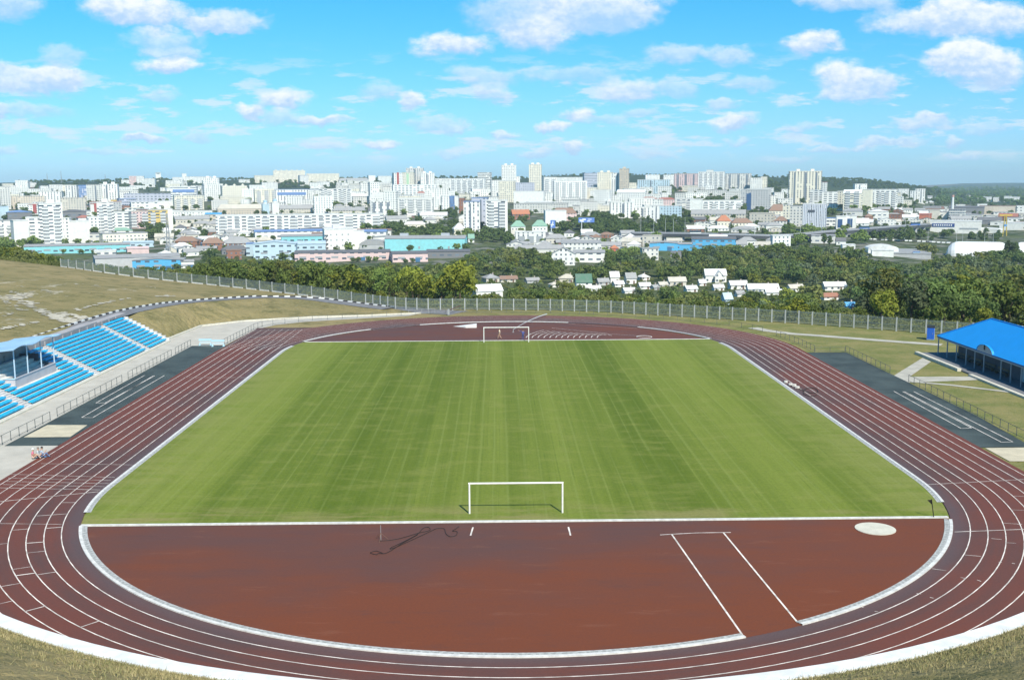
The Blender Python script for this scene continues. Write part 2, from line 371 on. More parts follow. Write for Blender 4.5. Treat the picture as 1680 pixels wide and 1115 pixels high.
for px, py, x in [(0,427,-135),(60,434,-133),(130,442,-117),(250,457,-94),(0,480,-96),(60,500,-84),(0,530,-75),(150,480,-81),(250,480,-75),(350,484,-64),(450,484,-53)]:
    ctl.append(tuple(at_x(px, py, x)))
for px, py, z in [(420,475,.5),(600,500,0)]: ctl.append(tuple(at(px, py, z)))
ROADK = [np.array([-69.5, 118, 4.1]), np.array([-69.5, 140, 4.1])] + [at_x(*q) for q in [(60,553,-69.5),(120,533,-69.5),(155,522,-69),(188.4,512.7,-68.5)]]
ROADK += [at(*q) for q in [(226,505,3.8),(264,499,3.4),(301,495,2.9),(359,490.5,2.2),(419.5,487,1.6),(484.5,487.7,1.0),(533,490.8,.6),(579,496.6,.3),(620,501.8,.12),(648,505,.04)]]
for k, q in enumerate(ROADK):
    e = ROADK[min(k+1, len(ROADK)-1)]-ROADK[max(k-1, 0)]; e = e/np.linalg.norm(e[:2])
    ctl.append((q[0], q[1], q[2]-.12)); ctl.append((q[0]+4.3*e[1], q[1]-4.3*e[0], q[2]-.12))
for px, py in [(277,556),(330,535),(400,527),(500,521),(600,518),(690,514)]: ctl.append((*at(px, py)[:2], 0.0))
ctl += [(-120,100,13),(-150,200,12),(-180,300,9),(-100,40,12)]
ctl = np.array(ctl)
def _tps(A, z):
    d = np.linalg.norm(A[:, None, :2]-A[None, :, :2], axis=2)/50
    K = np.where(d > 0, d*d*np.log(d+1e-9), 0) + 0.02*np.eye(len(A))
    P = np.c_[np.ones(len(A)), A[:, :2]/50]
    L = np.block([[K, P], [P.T, np.zeros((3, 3))]])
    return np.linalg.solve(L, np.r_[z, 0, 0, 0])
_w = _tps(ctl, ctl[:, 2])
def near_z(X, Y):
    sh = X.shape; q = np.c_[X.ravel(), Y.ravel()]
    d = np.linalg.norm(q[:, None, :]-ctl[None, :, :2], axis=2)/50
    K = np.where(d > 0, d*d*np.log(d+1e-9), 0)
    z = K @ _w[:len(ctl)] + _w[-3] + q @ _w[-2:]/50
    return np.clip(z, 0, 14).reshape(sh)
def sstep(x, a, b):
    t = np.clip((x-a)/(b-a), 0, 1); return t*t*(3-2*t)
WALK = [at(277,556), at(330,535), at(400,527), at(500,521), at(600,518), at(690,514)]
def pl_dist(X, Y, P):
    """distance to a polyline; positive on its left-hand (far) side"""
    best = np.full(X.shape, 1e9); sg = np.ones(X.shape)
    for a, b in zip(P[:-1], P[1:]):
        e = np.array(b[:2])-np.array(a[:2]); L2 = e @ e
        t = np.clip(((X-a[0])*e[0]+(Y-a[1])*e[1])/L2, 0, 1)
        dx = X-(a[0]+t*e[0]); dy = Y-(a[1]+t*e[1]); d = np.hypot(dx, dy)
        s = np.sign(e[0]*dy-e[1]*dx); k = d < best
        best = np.where(k, d, best); sg = np.where(k, s, sg)
    return best*sg
YT = [0, 250, 350, 500, 700, 900, 1140, 1500, 1900, 2400, 2800]
ZT = [-14, -17, -23, -31, -36, -29, -20, -11, 0, 11, 19]
YR = [0, 250, 350, 500, 700, 1200, 2000, 3500, 6400, 8600, 10500]
ZR = [-14, -17, -23, -31, -36, -33, -29, -24, -17, 3, -10]
RU = [-.47, -.40, -.35, -.22, -.11, -.08, 0, .04, .10, .16, .22, .25, .285, .32, .355, .38, .40]
RY = [299, 297.5, 296, 294, 294, 291, 293, 288, 286, 287, 289, 291, 292.5, 294.5, 301, 308, 314]
def far_z(X, Y):
    U = (X-CX)/np.maximum(Y, 60) - 0.0126
    ridge = CH + (300.2-.0056*U*F_PX-np.interp(U, RU, RY))/F_PX*3300 - 3
    zc = np.interp(Y, YT, ZT)
    k = sstep(Y, 2500, 3250); zc = zc*(1-k) + ridge*k
    zc = np.where(Y > 3400, ridge - sstep(Y, 3400, 4600)*70, zc)
    zr = np.interp(Y, YR, ZR)
    hill = sstep(Y, 2300, 3250)*(1-sstep(Y, 3400, 4600))
    w = sstep(U, .30, .42)
    w2 = sstep(U, .385, .43)
    z = zc*(1-w)+zr*w
    zh = zr + (np.maximum(ridge-zr, 0))*hill                    # the bare hill that closes the ridge on the right
    z = np.where(U > .28, np.maximum(z*(1-hill), 0)*0 + np.where(hill > 0, zh*(1-w2)+zr*w2, z), z)
    n = 1.3*np.sin(X*.021+1)*np.sin(Y*.017) + .8*np.sin(X*.05+Y*.03)
    return z + n*sstep(Y, 500, 1000)
def terrain(X, Y, raw=False):
    X = np.asarray(X, float); Y = np.asarray(Y, float)
    zn = near_z(X, Y)
    # the level ground of the stadium
    dw = pl_dist(X, Y, [np.array([-57.2, 20, 0]), np.array([-57.2, 184, 0])] + WALK + [np.array([0, 222, 0]), np.array([400, 222, 0])])
    zn = zn*sstep(dw, 0.0, 9.0)
    stand = (X > -67.0) & (X < -57.2) & (Y < 184.2) & (Y > 60)
    zn = np.where(stand, np.minimum(zn, np.maximum((-57.2-X)*.5-.5, -.1)), zn)
    # the grass bank the camera stands on
    rr = np.hypot(X-X0, Y-Y1); th = np.abs(np.arctan2(X-X0, -(Y-Y1)))
    bank = np.interp(rr, [48.2, 50.7, 60, 75, 88, 93.5, 120], [0, 3.2, 7.6, 14.2, 20.5, 24.4, 26])
    zn = np.maximum(zn, np.where((Y < Y1), bank, 0)*(1-sstep(th, R(62), R(80))))
    d = pl_dist(X, Y, FP)
    k = sstep(d, 1.0, 130)
    z = zn*(1-k) + far_z(X, Y)*k
    return z - 0.07*(1-sstep(d, 0, 4))
def tz(x, y): return float(terrain(np.array([x]), np.array([y]))[0])
def at_ground(px, py, y0=232.0, y1=9500.0):
    """first point where a line of sight meets the land beyond the stadium"""
    d = ray(px, py); Ys = np.concatenate([np.arange(y0, 1500, 4.), np.arange(1500, y1, 15.)])
    T = Ys/d[1]; Xs = CAMP[0]+T*d[0]; Zs = CAMP[2]+T*d[2]
    g = far_z(Xs, Ys); hit = np.nonzero(Zs <= g)[0]
    i = hit[0] if len(hit) else len(Ys)-1
    return np.array([Xs[i], Ys[i], g[i]])
def far_at(px, Y):
    d = ray(px, 300); x = CAMP[0]+Y/d[1]*d[0]
    return np.array([x, Y, float(far_z(np.array([x]), np.array([Y]))[0])])

def near_ground(px, py):                       # first point where a line of sight meets the land near the stadium
    d = ray(px, py); Ys = np.arange(110, 380, .7); T = Ys/d[1]; Xs = CAMP[0]+T*d[0]; Zs = CAMP[2]+T*d[2]; g = terrain(Xs, Ys)
    h = np.nonzero(Zs <= g)[0]; i = h[0] if len(h) else len(Ys)-1
    return np.array([Xs[i], Ys[i], g[i]])
def grow(a, b, s, k):
    r = [a]; 
    while r[-1] < b: r.append(r[-1]+s); s *= k
    return r
gx = [x for x in np.arange(-160, 160.1, 2.5)]
gx = [-x for x in reversed(grow(160, 9000, 4, 1.09)[1:])] + gx + grow(160, 9000, 4, 1.09)[1:]
gy = list(np.arange(-140, 400, 2.5)) + grow(400, 12000, 4, 1.022)
GX, GY = np.meshgrid(np.array(gx), np.array(gy)); GZ = np.zeros_like(GX)
for j in range(0, len(gy), 40): GZ[j:j+40] = terrain(GX[j:j+40], GY[j:j+40])

def ground_mat():
    m = bpy.data.materials.new('land'); m.use_nodes = True; t = NT(m.node_tree); b = t.n['Principled BSDF']
    P = t.new('ShaderNodeNewGeometry').outputs['Position']; p = t.sep(P)
    nA = t.noise(P, .035, 5, .6); nB = t.noise(P, .22, 5, .65); nC = t.noise(P, 1.3, 4, .7); nD = t.noise(P, 5.0, 2, .7)
    # dry slope and verges
    dry = t.mix(t.step(nA, .35, .65), (.325, .258, .128), (.225, .196, .088))
    dry = t.mix(t.step(nB, .45, .70), dry, (.125, .122, .050))
    dry = t.mix(t.step(nC, .40, .75, 0, .6), dry, (.33, .27, .135))
    dry = t.mix(t.step(nD, .45, .75, 0, .45), dry, (.11, .108, .05))
    green = t.mix(t.step(nB, .35, .65), (.25, .225, .092), (.155, .175, .055))
    green = t.mix(t.step(nC, .45, .75, 0, .5), green, (.26, .23, .11))
    kR = t.math('MULTIPLY', t.step(p[0], -20, 20), t.step(p[1], 92, 100))
    near = t.mix(kR, dry, green)
    # bare chalk on the hillside left of the stand
    ch = t.noise(t.comb(t.math('MULTIPLY', p[0], .16), t.math('MULTIPLY', p[1], .05), 0), 1.0, 5, .68)
    kC = t.math('MULTIPLY', t.step(ch, .575, .64), t.math('MULTIPLY', t.step(p[0], -72, -82), t.step(p[1], 255, 215)))
    near = t.mix(t.math('MULTIPLY', kC, t.step(nC, .3, .6, .35, 1.0)), near, (.50, .45, .36))
    # wooded valley, then the town's yards and gardens
    fl = t.noise(P, .018, 4, .6); fm = t.noise(P, .06, 4, .6)
    valley = t.mix(t.step(fm, .35, .65), (.055, .078, .026), (.11, .12, .05))
    town = t.mix(t.step(fm, .46, .60), (.050, .072, .026), (.19, .185, .16))
    town = t.mix(t.step(fl, .5, .62), town, (.095, .115, .045))
    hill = t.mix(t.step(fl, .40, .52), (.028, .048, .026), (.045, .066, .03))
    f2 = t.noise(t.comb(p[0], t.math('MULTIPLY', p[1], .35), 0), .0022, 2, .5)
    hill = t.mix(t.math('MULTIPLY', t.step(f2, .55, .60), t.step(p[2], 50, 40)), hill, (.17, .13, .105))
    kV = t.step(p[1], 735, 800); land = t.mix(kV, valley, town)
    land = t.mix(t.step(p[1], 2350, 2700), land, hill)
    plain = t.mix(t.step(f2, .35, .65), (.030, .055, .028), (.075, .085, .042))
    land = t.mix(t.math('MULTIPLY', t.step(t.math('DIVIDE', p[0], t.math('MAXIMUM', p[1], 50.)), .395, .43), t.step(p[1], 2000, 2600)), land, plain)
    # attribute 'beyond' is 1 outside the stadium fence
    at_ = t.new('ShaderNodeAttribute', attribute_name='beyond')
    c = t.mix(at_.outputs['Fac'], near, land)
    t.l.new(c, b.inputs['Base Color']); b.inputs['Roughness'].default_value = .95; b.inputs['Specular IOR Level'].default_value = .1
    bp = t.new('ShaderNodeBump'); bp.inputs['Strength'].default_value = .8; bp.inputs['Distance'].default_value = .25
    t.l.new(t.math('ADD', nC, t.math('MULTIPLY', nD, .5)), bp.inputs['Height']); t.l.new(bp.outputs[0], b.inputs['Normal'])
    return m
def build_ground():
    ny, nx = GX.shape
    v = np.stack([GX, GY, GZ], -1).reshape(-1, 3)
    idx = np.arange(ny*nx).reshape(ny, nx)
    f = np.stack([idx[:-1, :-1], idx[:-1, 1:], idx[1:, 1:], idx[1:, :-1]], -1).reshape(-1, 4)
    me = bpy.data.meshes.new('ground'); me.from_pydata(v.tolist(), [], f.tolist())
    me.polygons.foreach_set('use_smooth', [True]*len(f))
    a = me.attributes.new('beyond', 'FLOAT', 'POINT')
    d = np.concatenate([pl_dist(GX[j:j+40], GY[j:j+40], FP) for j in range(0, ny, 40)])
    a.data.foreach_set('value', sstep(d, 0.5, 6).ravel().astype(np.float32))
    me.materials.append(ground_mat()); me.update()
    return struct(link('ground', me))
build_ground()

def chalk():
    rs = np.random.RandomState(4); mb = MB()
    runs = [([(0,483),(30,492),(55,505),(80,517),(105,527)],1.3,130),([(20,478),(45,488)],.8,40),([(85,518),(100,521),(118,530)],1.6,80),([(95,514),(125,519),(135,526)],1.3,60),([(125,510),(150,502),(180,495),(215,490)],.7,60),([(255,487),(285,485)],.9,40),
            ([(5,540),(35,535),(60,530)],.6,40),([(40,485),(50,478)],.7,14),([(72,476),(82,479)],.7,12),([(120,466),(132,468)],.5,10),([(155,469),(162,471)],.8,10),([(0,520),(24,514)],.5,16),([(0,490),(18,500),(40,512)],.7,40),([(200,474),(222,478)],.4,10),([(30,470),(42,471)],.6,10),([(240,470),(262,474)],.3,10)]
    for P, w, n in runs:
        for i in range(int(n*.75)):
            u = rs.uniform(0, len(P)-1.001); k = int(u); q = [P[k][c]+(P[k+1][c]-P[k][c])*(u-k) for c in (0, 1)]
            c = near_ground(q[0]+rs.normal()*1.5, q[1]+rs.normal()*.7*w); c = c+np.array([rs.normal()*.4*w, rs.normal()*.4*w, 0]); r = rs.uniform(.12, .55)*w**.5
            pts = []
            for a in np.linspace(0, 5.4, 7): x, y = c[0]+r*rs.uniform(.5, 1.2)*math.cos(a)*1.3, c[1]+r*rs.uniform(.5, 1.2)*math.sin(a)*1.5; pts.append((x, y))
            zc = terrain(np.array([p[0] for p in pts]), np.array([p[1] for p in pts])); mb.face([(p[0], p[1], z+.10) for p, z in zip(pts, zc)])
    o = mb.build('chalk_rubble', mat('chalk', (.50,.46,.37), .95, var=.2, vscale=1.2)); o['kind'] = 'stuff'
chalk()

# ------------------------------------------------------------------ running track, turf, markings
def arc(r, a0, a1, cy, n=48, z=0.0):
    return [np.array([X0+r*math.cos(R(a0+(a1-a0)*k/n)), cy+r*math.sin(R(a0+(a1-a0)*k/n)), z]) for k in range(n+1)]
def oval(r, z=0.0, n=72):                            # anticlockwise from the right-hand straight, closed
    P = arc(r, 0, 180, Y2, n, z) + arc(r, 180, 360, Y1, n, z); return P + [P[0].copy()]
def ring(name, r0, r1, m, z, uv=False):
    A, B = oval(r1, z, 96), oval(r0, z, 96)
    A2 = []; B2 = []
    for k in range(len(A)-1):                       # subdivide the long straights
        n = 1 if np.linalg.norm(A[k+1]-A[k]) < 6 else 30
        for j in range(n): A2.append(A[k]+(A[k+1]-A[k])*j/n); B2.append(B[k]+(B[k+1]-B[k])*j/n)
    A2.append(A[-1]); B2.append(B[-1])
    mb = MB().ribbon(A2, B2); me = mb.mesh(name, m)
    if uv:
        L = np.r_[0, np.cumsum([np.linalg.norm(B2[k+1]-B2[k]) for k in range(len(B2)-1)])]
        n = len(A2); U = me.uv_layers.new(name='UVMap')
        for lp in me.loops:
            i = lp.vertex_index; U.data[lp.index].uv = (L[i % n], (r1-r0) if i < n else 0)
    return struct(link(name, me))
ring('running_track', KR-.1, OUT+.65, TRACK, 0.0, True)
struct(MB().face([(-46.3,170,-.006),(-30,170,-.006),(-30,200.2,-.006),(-45.7,200.2,-.006)]).build('track_chute', TRACK_C))
IR = KR-.55
def chord_x(y, cy): return math.sqrt(IR*IR-(y-cy)**2)
GN, GF = 82.35, 181.1                                # the two edges of the turf
# red end zones inside the bends
a = math.degrees(math.asin((GN-Y1)/IR))
struct(MB().face(arc(KR-.04, 180-a, 360+a, Y1, 60, .004)).build('end_zone', ENDZ))
a = math.degrees(math.asin((GF-Y2)/IR))
struct(MB().face(arc(IR, a, 180-a, Y2, 60, .004)).build('end_zone', ENDZ))
# turf
an = math.degrees(math.asin((GN-Y1)/(KR-.2))); af = math.degrees(math.asin((GF-Y2)/(KR-.2)))
poly = arc(KR-.2, an, 0, Y1, 14, .03) + arc(KR-.2, 0, af, Y2, 14, .03) + arc(KR-.2, 180-af, 180, Y2, 14, .03) + arc(KR-.2, 180, 180-an, Y1, 14, .03)
struct(MB().face(poly).build('football_turf', PITCH))

def kerb(name, label, P, r_in, w_k=.24, h=.08):
    """white lip on the track side, paler gutter behind it; P runs along the lip, N(p) points inwards"""
    t = thing(name, label, 'kerb', P[0])
    o = np.array(P[0])
    def off(d):
        Q = []
        for k, p in enumerate(P):
            e = P[min(k+1, len(P)-1)]-P[max(k-1, 0)]; e = e/np.linalg.norm(e); n = np.array([-e[1], e[0], 0])
            q = p + n*d; c = np.array([X0, min(max(p[1], Y1), Y2), 0])
            if r_in and np.linalg.norm((p+n*.1-c)[:2]) > np.linalg.norm((p-c)[:2]): q = p - n*d
            Q.append(q-o)
        return Q
    A, B, C = off(0), off(w_k), off(r_in if r_in else w_k)
    up = lambda Q, z: [q+np.array([0, 0, z]) for q in Q]
    mb = MB().ribbon(up(A, -.02), up(A, h)).ribbon(up(A, h), up(B, h)).ribbon(up(B, h), up(B, -.02)); mb.build('kerb_lip', KERBW, t)
    if r_in:
        mb = MB().ribbon(up(B, .045), up(C, .045)).ribbon(up(C, .045), up(C, -.02)); mb.build('gutter', GUTTER, t)
        sl = MB()                                   # drain slots
        L = 0
        for k in range(len(B)-1):
            e = B[k+1]-B[k]; ln = np.linalg.norm(e); 
            if ln < 1e-6: continue
            e = e/ln; n = (C[k]-B[k]); n = n/np.linalg.norm(n); s = 0.0
            while s < ln:
                c = B[k]+e*s+n*.1; sl.face([c+z for z in (np.array([0,0,.05]), e*.16+np.array([0,0,.05]), e*.16+n*.12+np.array([0,0,.05]), n*.12+np.array([0,0,.05]))]); s += .5
        sl.build('drain_slot', mat('slot_dark', (.28,.29,.29)), t)
    return t
def lin_pts(a, b, n=24): return [np.array(a, float)+(np.array(b, float)-np.array(a, float))*k/n for k in range(n+1)]
kerb('track_kerb', 'white kerb with slotted gutter round the near red end zone, left of the gap', arc(KR, 198.4, 291, Y1, 60), .62)
kerb('track_kerb', 'short white kerb with grey gutter at the near end zone, beside the pale throwing circle', arc(KR, 297.6, 340.8, Y1, 30), .60)
kerb('track_kerb', 'long white kerb along the turf on the blue grandstand side', arc(KR, 192.6, 180, Y1, 10)+lin_pts((X0-KR, Y1, 0), (X0-KR, Y2, 0))[1:]+arc(KR, 180, 169.5, Y2, 8)[1:], .58)
kerb('track_kerb', 'long white chipped kerb along the turf on the blue pavilion side', arc(KR, -11.6, 0, Y1, 10)+lin_pts((X0+KR, Y1, 0), (X0+KR, Y2, 0))[1:]+arc(KR, 0, 10.5, Y2, 8)[1:], .58)
kerb('track_kerb', 'curved white kerb at the far end zone nearest the grandstand', arc(KR, 161.5, 133, Y2, 20), 0, .34)
kerb('track_kerb', 'curved white kerb behind the far goal, middle of three pieces', arc(KR, 116.5, 70.8, Y2, 30), 0, .4)
kerb('track_kerb', 'curved white kerb at the far end zone nearest the blue cabin', arc(KR, 48, 17.5, Y2, 20), 0, .34)
kerb('goal_line_kerb', 'straight white kerb between the turf and the near red end zone', lin_pts((-33.9, GN-.05, 0), (33.9, GN-.05, 0), 40), 0, .30)
kerb('goal_line_kerb', 'straight pale kerb between the turf and the far red end zone', lin_pts((-33.6, GF, 0), (34.2, GF+.1, 0), 40), 0, .26)

ln = MB()
def paint(pts, w=.07, z=.012):
    P = [np.array([p[0], p[1], z]) for p in pts]
    A = []; B = []
    for k, p in enumerate(P):
        e = P[min(k+1, len(P)-1)]-P[max(k-1, 0)]; e = e/np.linalg.norm(e); n = np.array([-e[1], e[0], 0])*w/2
        A.append(p+n); B.append(p-n)
    ln.ribbon(A, B)
def ppaint(a, b, w=.06, z=.012): paint([at(*a), at(*b)], w, z)
for k in range(1, 9):
    paint(oval(KR+LANE*k, 0, 80), .075)
    paint([(X0-KR-LANE*k, 172), (X0-KR-LANE*k*1.0, 198.0 - (k % 2)*.4)], .06, .014)
z2 = lambda a: (a[0]/2.974, 740+a[1]/2.974)
for a, b, w in [((300,250),(365,250),.06),((180,315),(325,305),.07),((75,383),(140,378),.06),((228,375),(298,370),.09),((0,452),(48,447),.06),((137,447),(213,442),.10),((150,493),(215,487),.05),
                ((95,570),(165,560),.05),((110,600),(190,590),.12),((205,597),(283,586),.08),((50,650),(125,638),.06),((25,737),(100,720),.05),((175,767),(250,747),.11),((430,845),(505,820),.09),
                ((15,825),(90,808),.05),((333,938),(415,910),.11),((0,245),(480,197),.08),((50,112),(560,127),.05),((40,130),(540,142),.05),((30,147),(530,157),.05),((15,162),(510,172),.05),((0,178),(490,188),.06),
                ((200,60),(650,66),.05),((0,352),(300,356),.05)]:
    A_, B_ = at(*z2(a)), at(*z2(b))
    if abs(a[0]-b[0]) < 90 and w:                   # a stagger mark spans exactly one lane
        Q_ = []
        for q in (A_, B_):
            r_ = math.hypot(q[0]-X0, q[1]-Y1); k_ = KR+LANE*max(0, math.ceil((r_-KR)/LANE-.3)); Q_.append(np.array([X0+(q[0]-X0)*k_/r_, Y1+(q[1]-Y1)*k_/r_, 0]) if q[1] < Y1 else q)
        A_, B_ = Q_
    paint([A_, B_], w)
z5 = lambda a: (1260+a[0]/2.974, 740+a[1]/2.974)
for a, b, w in [((910,393),(1249,380),.08),((780,162),(1249,137),.06),((800,572),(870,582),.05),((960,505),(1040,512),.05),((1090,425),(1140,430),.05),((1160,445),(1210,448),.05),((940,615),(968,620),.06),((1020,627),(1040,634),.06),
                ((1125,540),(1140,542),.07),((1190,545),(1205,548),.07),((725,692),(745,696),.06),((790,712),(808,716),.06),((450,757),(466,761),.06),((520,780),(538,783),.06),((1150,350),(1240,356),.05),((1200,218),(1249,220),.05),((1190,285),(1249,288),.05)]:
    ppaint(z5(a), z5(b), w)
# far end of the grandstand straight
for y in (196.4, 187.6): paint([(X0-KR-8*LANE, y), (X0-KR-LANE*.2, y+.3)], .07, .016)
ppaint((320,619.2),(404,619.2),.07); ppaint((300,619),(320,619.1),.05)
# steeple box in the near end zone, ticks at the goal, throwing arcs at the far end
ppaint((1102,876),(1218,1041),.12); ppaint((1187,873.5),(1309,1021),.12); paint([at(1083,877), at(1110,875.4), at(1145,873.6), at(1175,873.2), at(1199,873)], .09)
ppaint((776,864.5),(772,878),.12); ppaint((932.5,864),(936,878),.12)
for i in range(13):
    x = 875+i*9.7; top = 540.5+i*.75
    q = [at(x-14+2*i*.0, 0+553.0+.15*i)]
    paint([at(x-12, 554), at(x-10, 551.2-.05*i), at(x-4, 547.6+.1*i), at(x+6, 544.2+.35*i), at(x+17-.4*i, min(552, 541.5+.75*i))], .13, .014)
ppaint((905,537.8),(995,547),.10); ppaint((990,547),(1050,551),.08); ppaint((700,531.5),(612,541),.07); ppaint((932,531),(1046,538.5),.07)
# runways
for q in [((238,615),(185,659)),((253,616),(190,660.5)),((270,615.5),(133,684.5)),((157,661),(172,660.8)),((237,615),(157,661)),((253,616),(171,661)),((135,684),(152,684.8)),((270,615.5),(152,684.8))]:
    pass
for a, b in [((237,615.5),(157,661)),((254,616),(172,660.8)),((157,661),(172,660.8)),((252,616),(134,684.5)),((270,615.5),(152,684.8)),((134,684.5),(152,684.8)),
             ((1466.5,641.5),(1577,702.5)),((1481,642),(1594,701.5)),((1577,702.5),(1594,701.5)),((1484,642),(1643,725)),((1499,642),(1662,724.5)),((1643,725),(1662,724.5))]:
    ppaint(a, b, .10, .004)
struct(ln.build('lane_markings', LINE))

# runways, sand pits, paths
def slab(name, pxs, m, z, world=False):
    P = [np.array([q[0], q[1], z]) if world else at(q[0], q[1], z) for q in pxs]
    P = [np.array([p[0], p[1], z]) for p in P]
    a = sum(P[k][0]*P[(k+1) % len(P)][1]-P[(k+1) % len(P)][0]*P[k][1] for k in range(len(P)))
    return struct(MB().face(P if a > 0 else P[::-1]).build(name, m))
slab('runway', [(-51.7,109.2),(-46,109.2),(-46,178.3),(-51.7,178.3)], TEAL, -.014, True)
slab('runway', [(46,105.0),(51.6,105.0),(52.5,120),(52.5,166.2),(46,166.2)], TEAL, -.014, True)
slab('sand_pit', [(-51.4,113.0),(-46.5,113.0),(-46.8,118.7),(-51.3,118.9)], SAND, -.004, True)
slab('sand_pit', [(46.75,104.7),(51.2,104.8),(51.2,99.3),(46.75,99.5)], SAND, -.004, True)
slab('walkway', [(-57.0,70),(-46.1,70),(-46.1,109.2),(-51.75,109.4),(-51.75,178.3),(-46.4,178.6),(-45.7,198),(-43.3,204.5),(-38.5,209),(-30,212.8),(-19.2,217.4)]+[(p[0], p[1]) for p in WALK[::-1]]+[(-57,184)], CONC, -.02, True)
edge = MB()
E1 = [p+np.array([0,0,-.02]) for p in WALK]
for a, b in zip(E1[:-1], E1[1:]):
    m = (a+b)/2; edge.obox(m, b-a, np.linalg.norm(b-a)+.1, .5, -.05, .22)
tag(edge.build('path_kerb', mat('pale_kerb', (.62,.59,.50), .9, var=.15)), 'pale kerb edging the walkway below the grassy slope', 'kerb')
PATHM = mat('path_concrete', (.46,.44,.38), .95, var=.2, vscale=.5)
def path(name, pxs, w, m, z, zs=None):
    P = [at(*q) if len(q) == 2 else at(*q) for q in pxs]; A = []; B = []
    for k, p in enumerate(P):
        e = P[min(k+1, len(P)-1)]-P[max(k-1, 0)]; e = e/np.linalg.norm(e); n = np.array([-e[1], e[0], 0])*w/2
        A.append(p+n+np.array([0,0,z])); B.append(p-n+np.array([0,0,z]))
    return struct(MB().ribbon(B, A).build(name, m))
path('path', [(1235,537),(1260,542),(1300,547),(1350,550.5),(1420,556),(1480,560.5),(1545,565)], 2.2, PATHM, -.03)
slab('path', [(1463.5,617.7),(1481,625.7),(1527.5,593),(1513.7,586.7)], PATHM, -.025)
slab('path', [(1478,627.5),(1490,617.7),(1596.6,617.2),(1604,623)], PATHM, -.03)
path('path', [(1492,625),(1560,631),(1642,640.5),(1690,647)], .9, PATHM, -.02)
# road that climbs from the gate to the back of the grandstand
rd = MB()
A = []; B = []
for k, p in enumerate(ROADK):
    e = ROADK[min(k+1, len(ROADK)-1)]-ROADK[max(k-1, 0)]; e[2] = 0; e = e/np.linalg.norm(e); n = np.array([e[1], -e[0], 0])
    A.append(p+np.array([0, 0, .10])); B.append(p+n*4.2+np.array([0, 0, .10]))
rd.ribbon(A, B)
struct(rd.build('road', ASPH))
def resample(P, n):
    P = [np.array(p, float) for p in P]; L = np.r_[0, np.cumsum([np.linalg.norm(b-a) for a, b in zip(P[:-1], P[1:])])]
    return np.stack([np.interp(np.linspace(0, L[-1], n), L, [p[k] for p in P]) for k in range(3)], 1)
iS = 5
up_ = resample([np.array([-66.2, 184.05, 3.95]), np.array([-65.2, 187.5, 4.02])]+[q-np.array([0, 0, .06]) for q in B[iS:]]+[np.array([-17.5, 221.3, 0])], 90); lo_ = resample([np.array([-57.2, 184.1, -.03])]+[p+np.array([0, .1, -.03]) for p in WALK], 90)
sl = MB(); m_ = 12; rs0 = np.random.RandomState(9)
V_ = [[up_[k]*(1-j/m_)+lo_[k]*(j/m_) + np.array([0, 0, (up_[k][2]*.16*math.sin(math.pi*j/m_) + (.10*rs0.normal() if 0 < j < m_ else 0))]) for k in range(90)] for j in range(m_+1)]
for j in range(m_): sl.ribbon(V_[j], V_[j+1])
struct(sl.build('grass_slope', bpy.data.materials['land']))

slab('road', [(470,477),(560,489),(640,500.5),(715,507.5),(768,510),(740,516),(690,514),(650,507),(579,498),(520,491)], ASPH, -.03)
for i, (K, lab, step) in enumerate([(ROADK, 'black and white striped kerb climbing behind the blue grandstand', 1.25)]):
    t = thing('road_kerb', lab, 'kerb', K[0]); st = [MB(), MB()]; dist = 0; n = 0
    for a, b in zip(K[:-1], K[1:]):
        L = np.linalg.norm(b-a); c = max(1, int(L/step))
        for j in range(c):
            p = a+(b-a)*(j+.5)/c - K[0]; q = p[2]
            st[n % 2].obox(p, b-a, L/c, .34, q-.1, q+.34); n += 1
    st[0].build('white_block', WHITE, t); st[1].build('dark_block', mat('kerb_dark', (.06,.06,.065)), t)

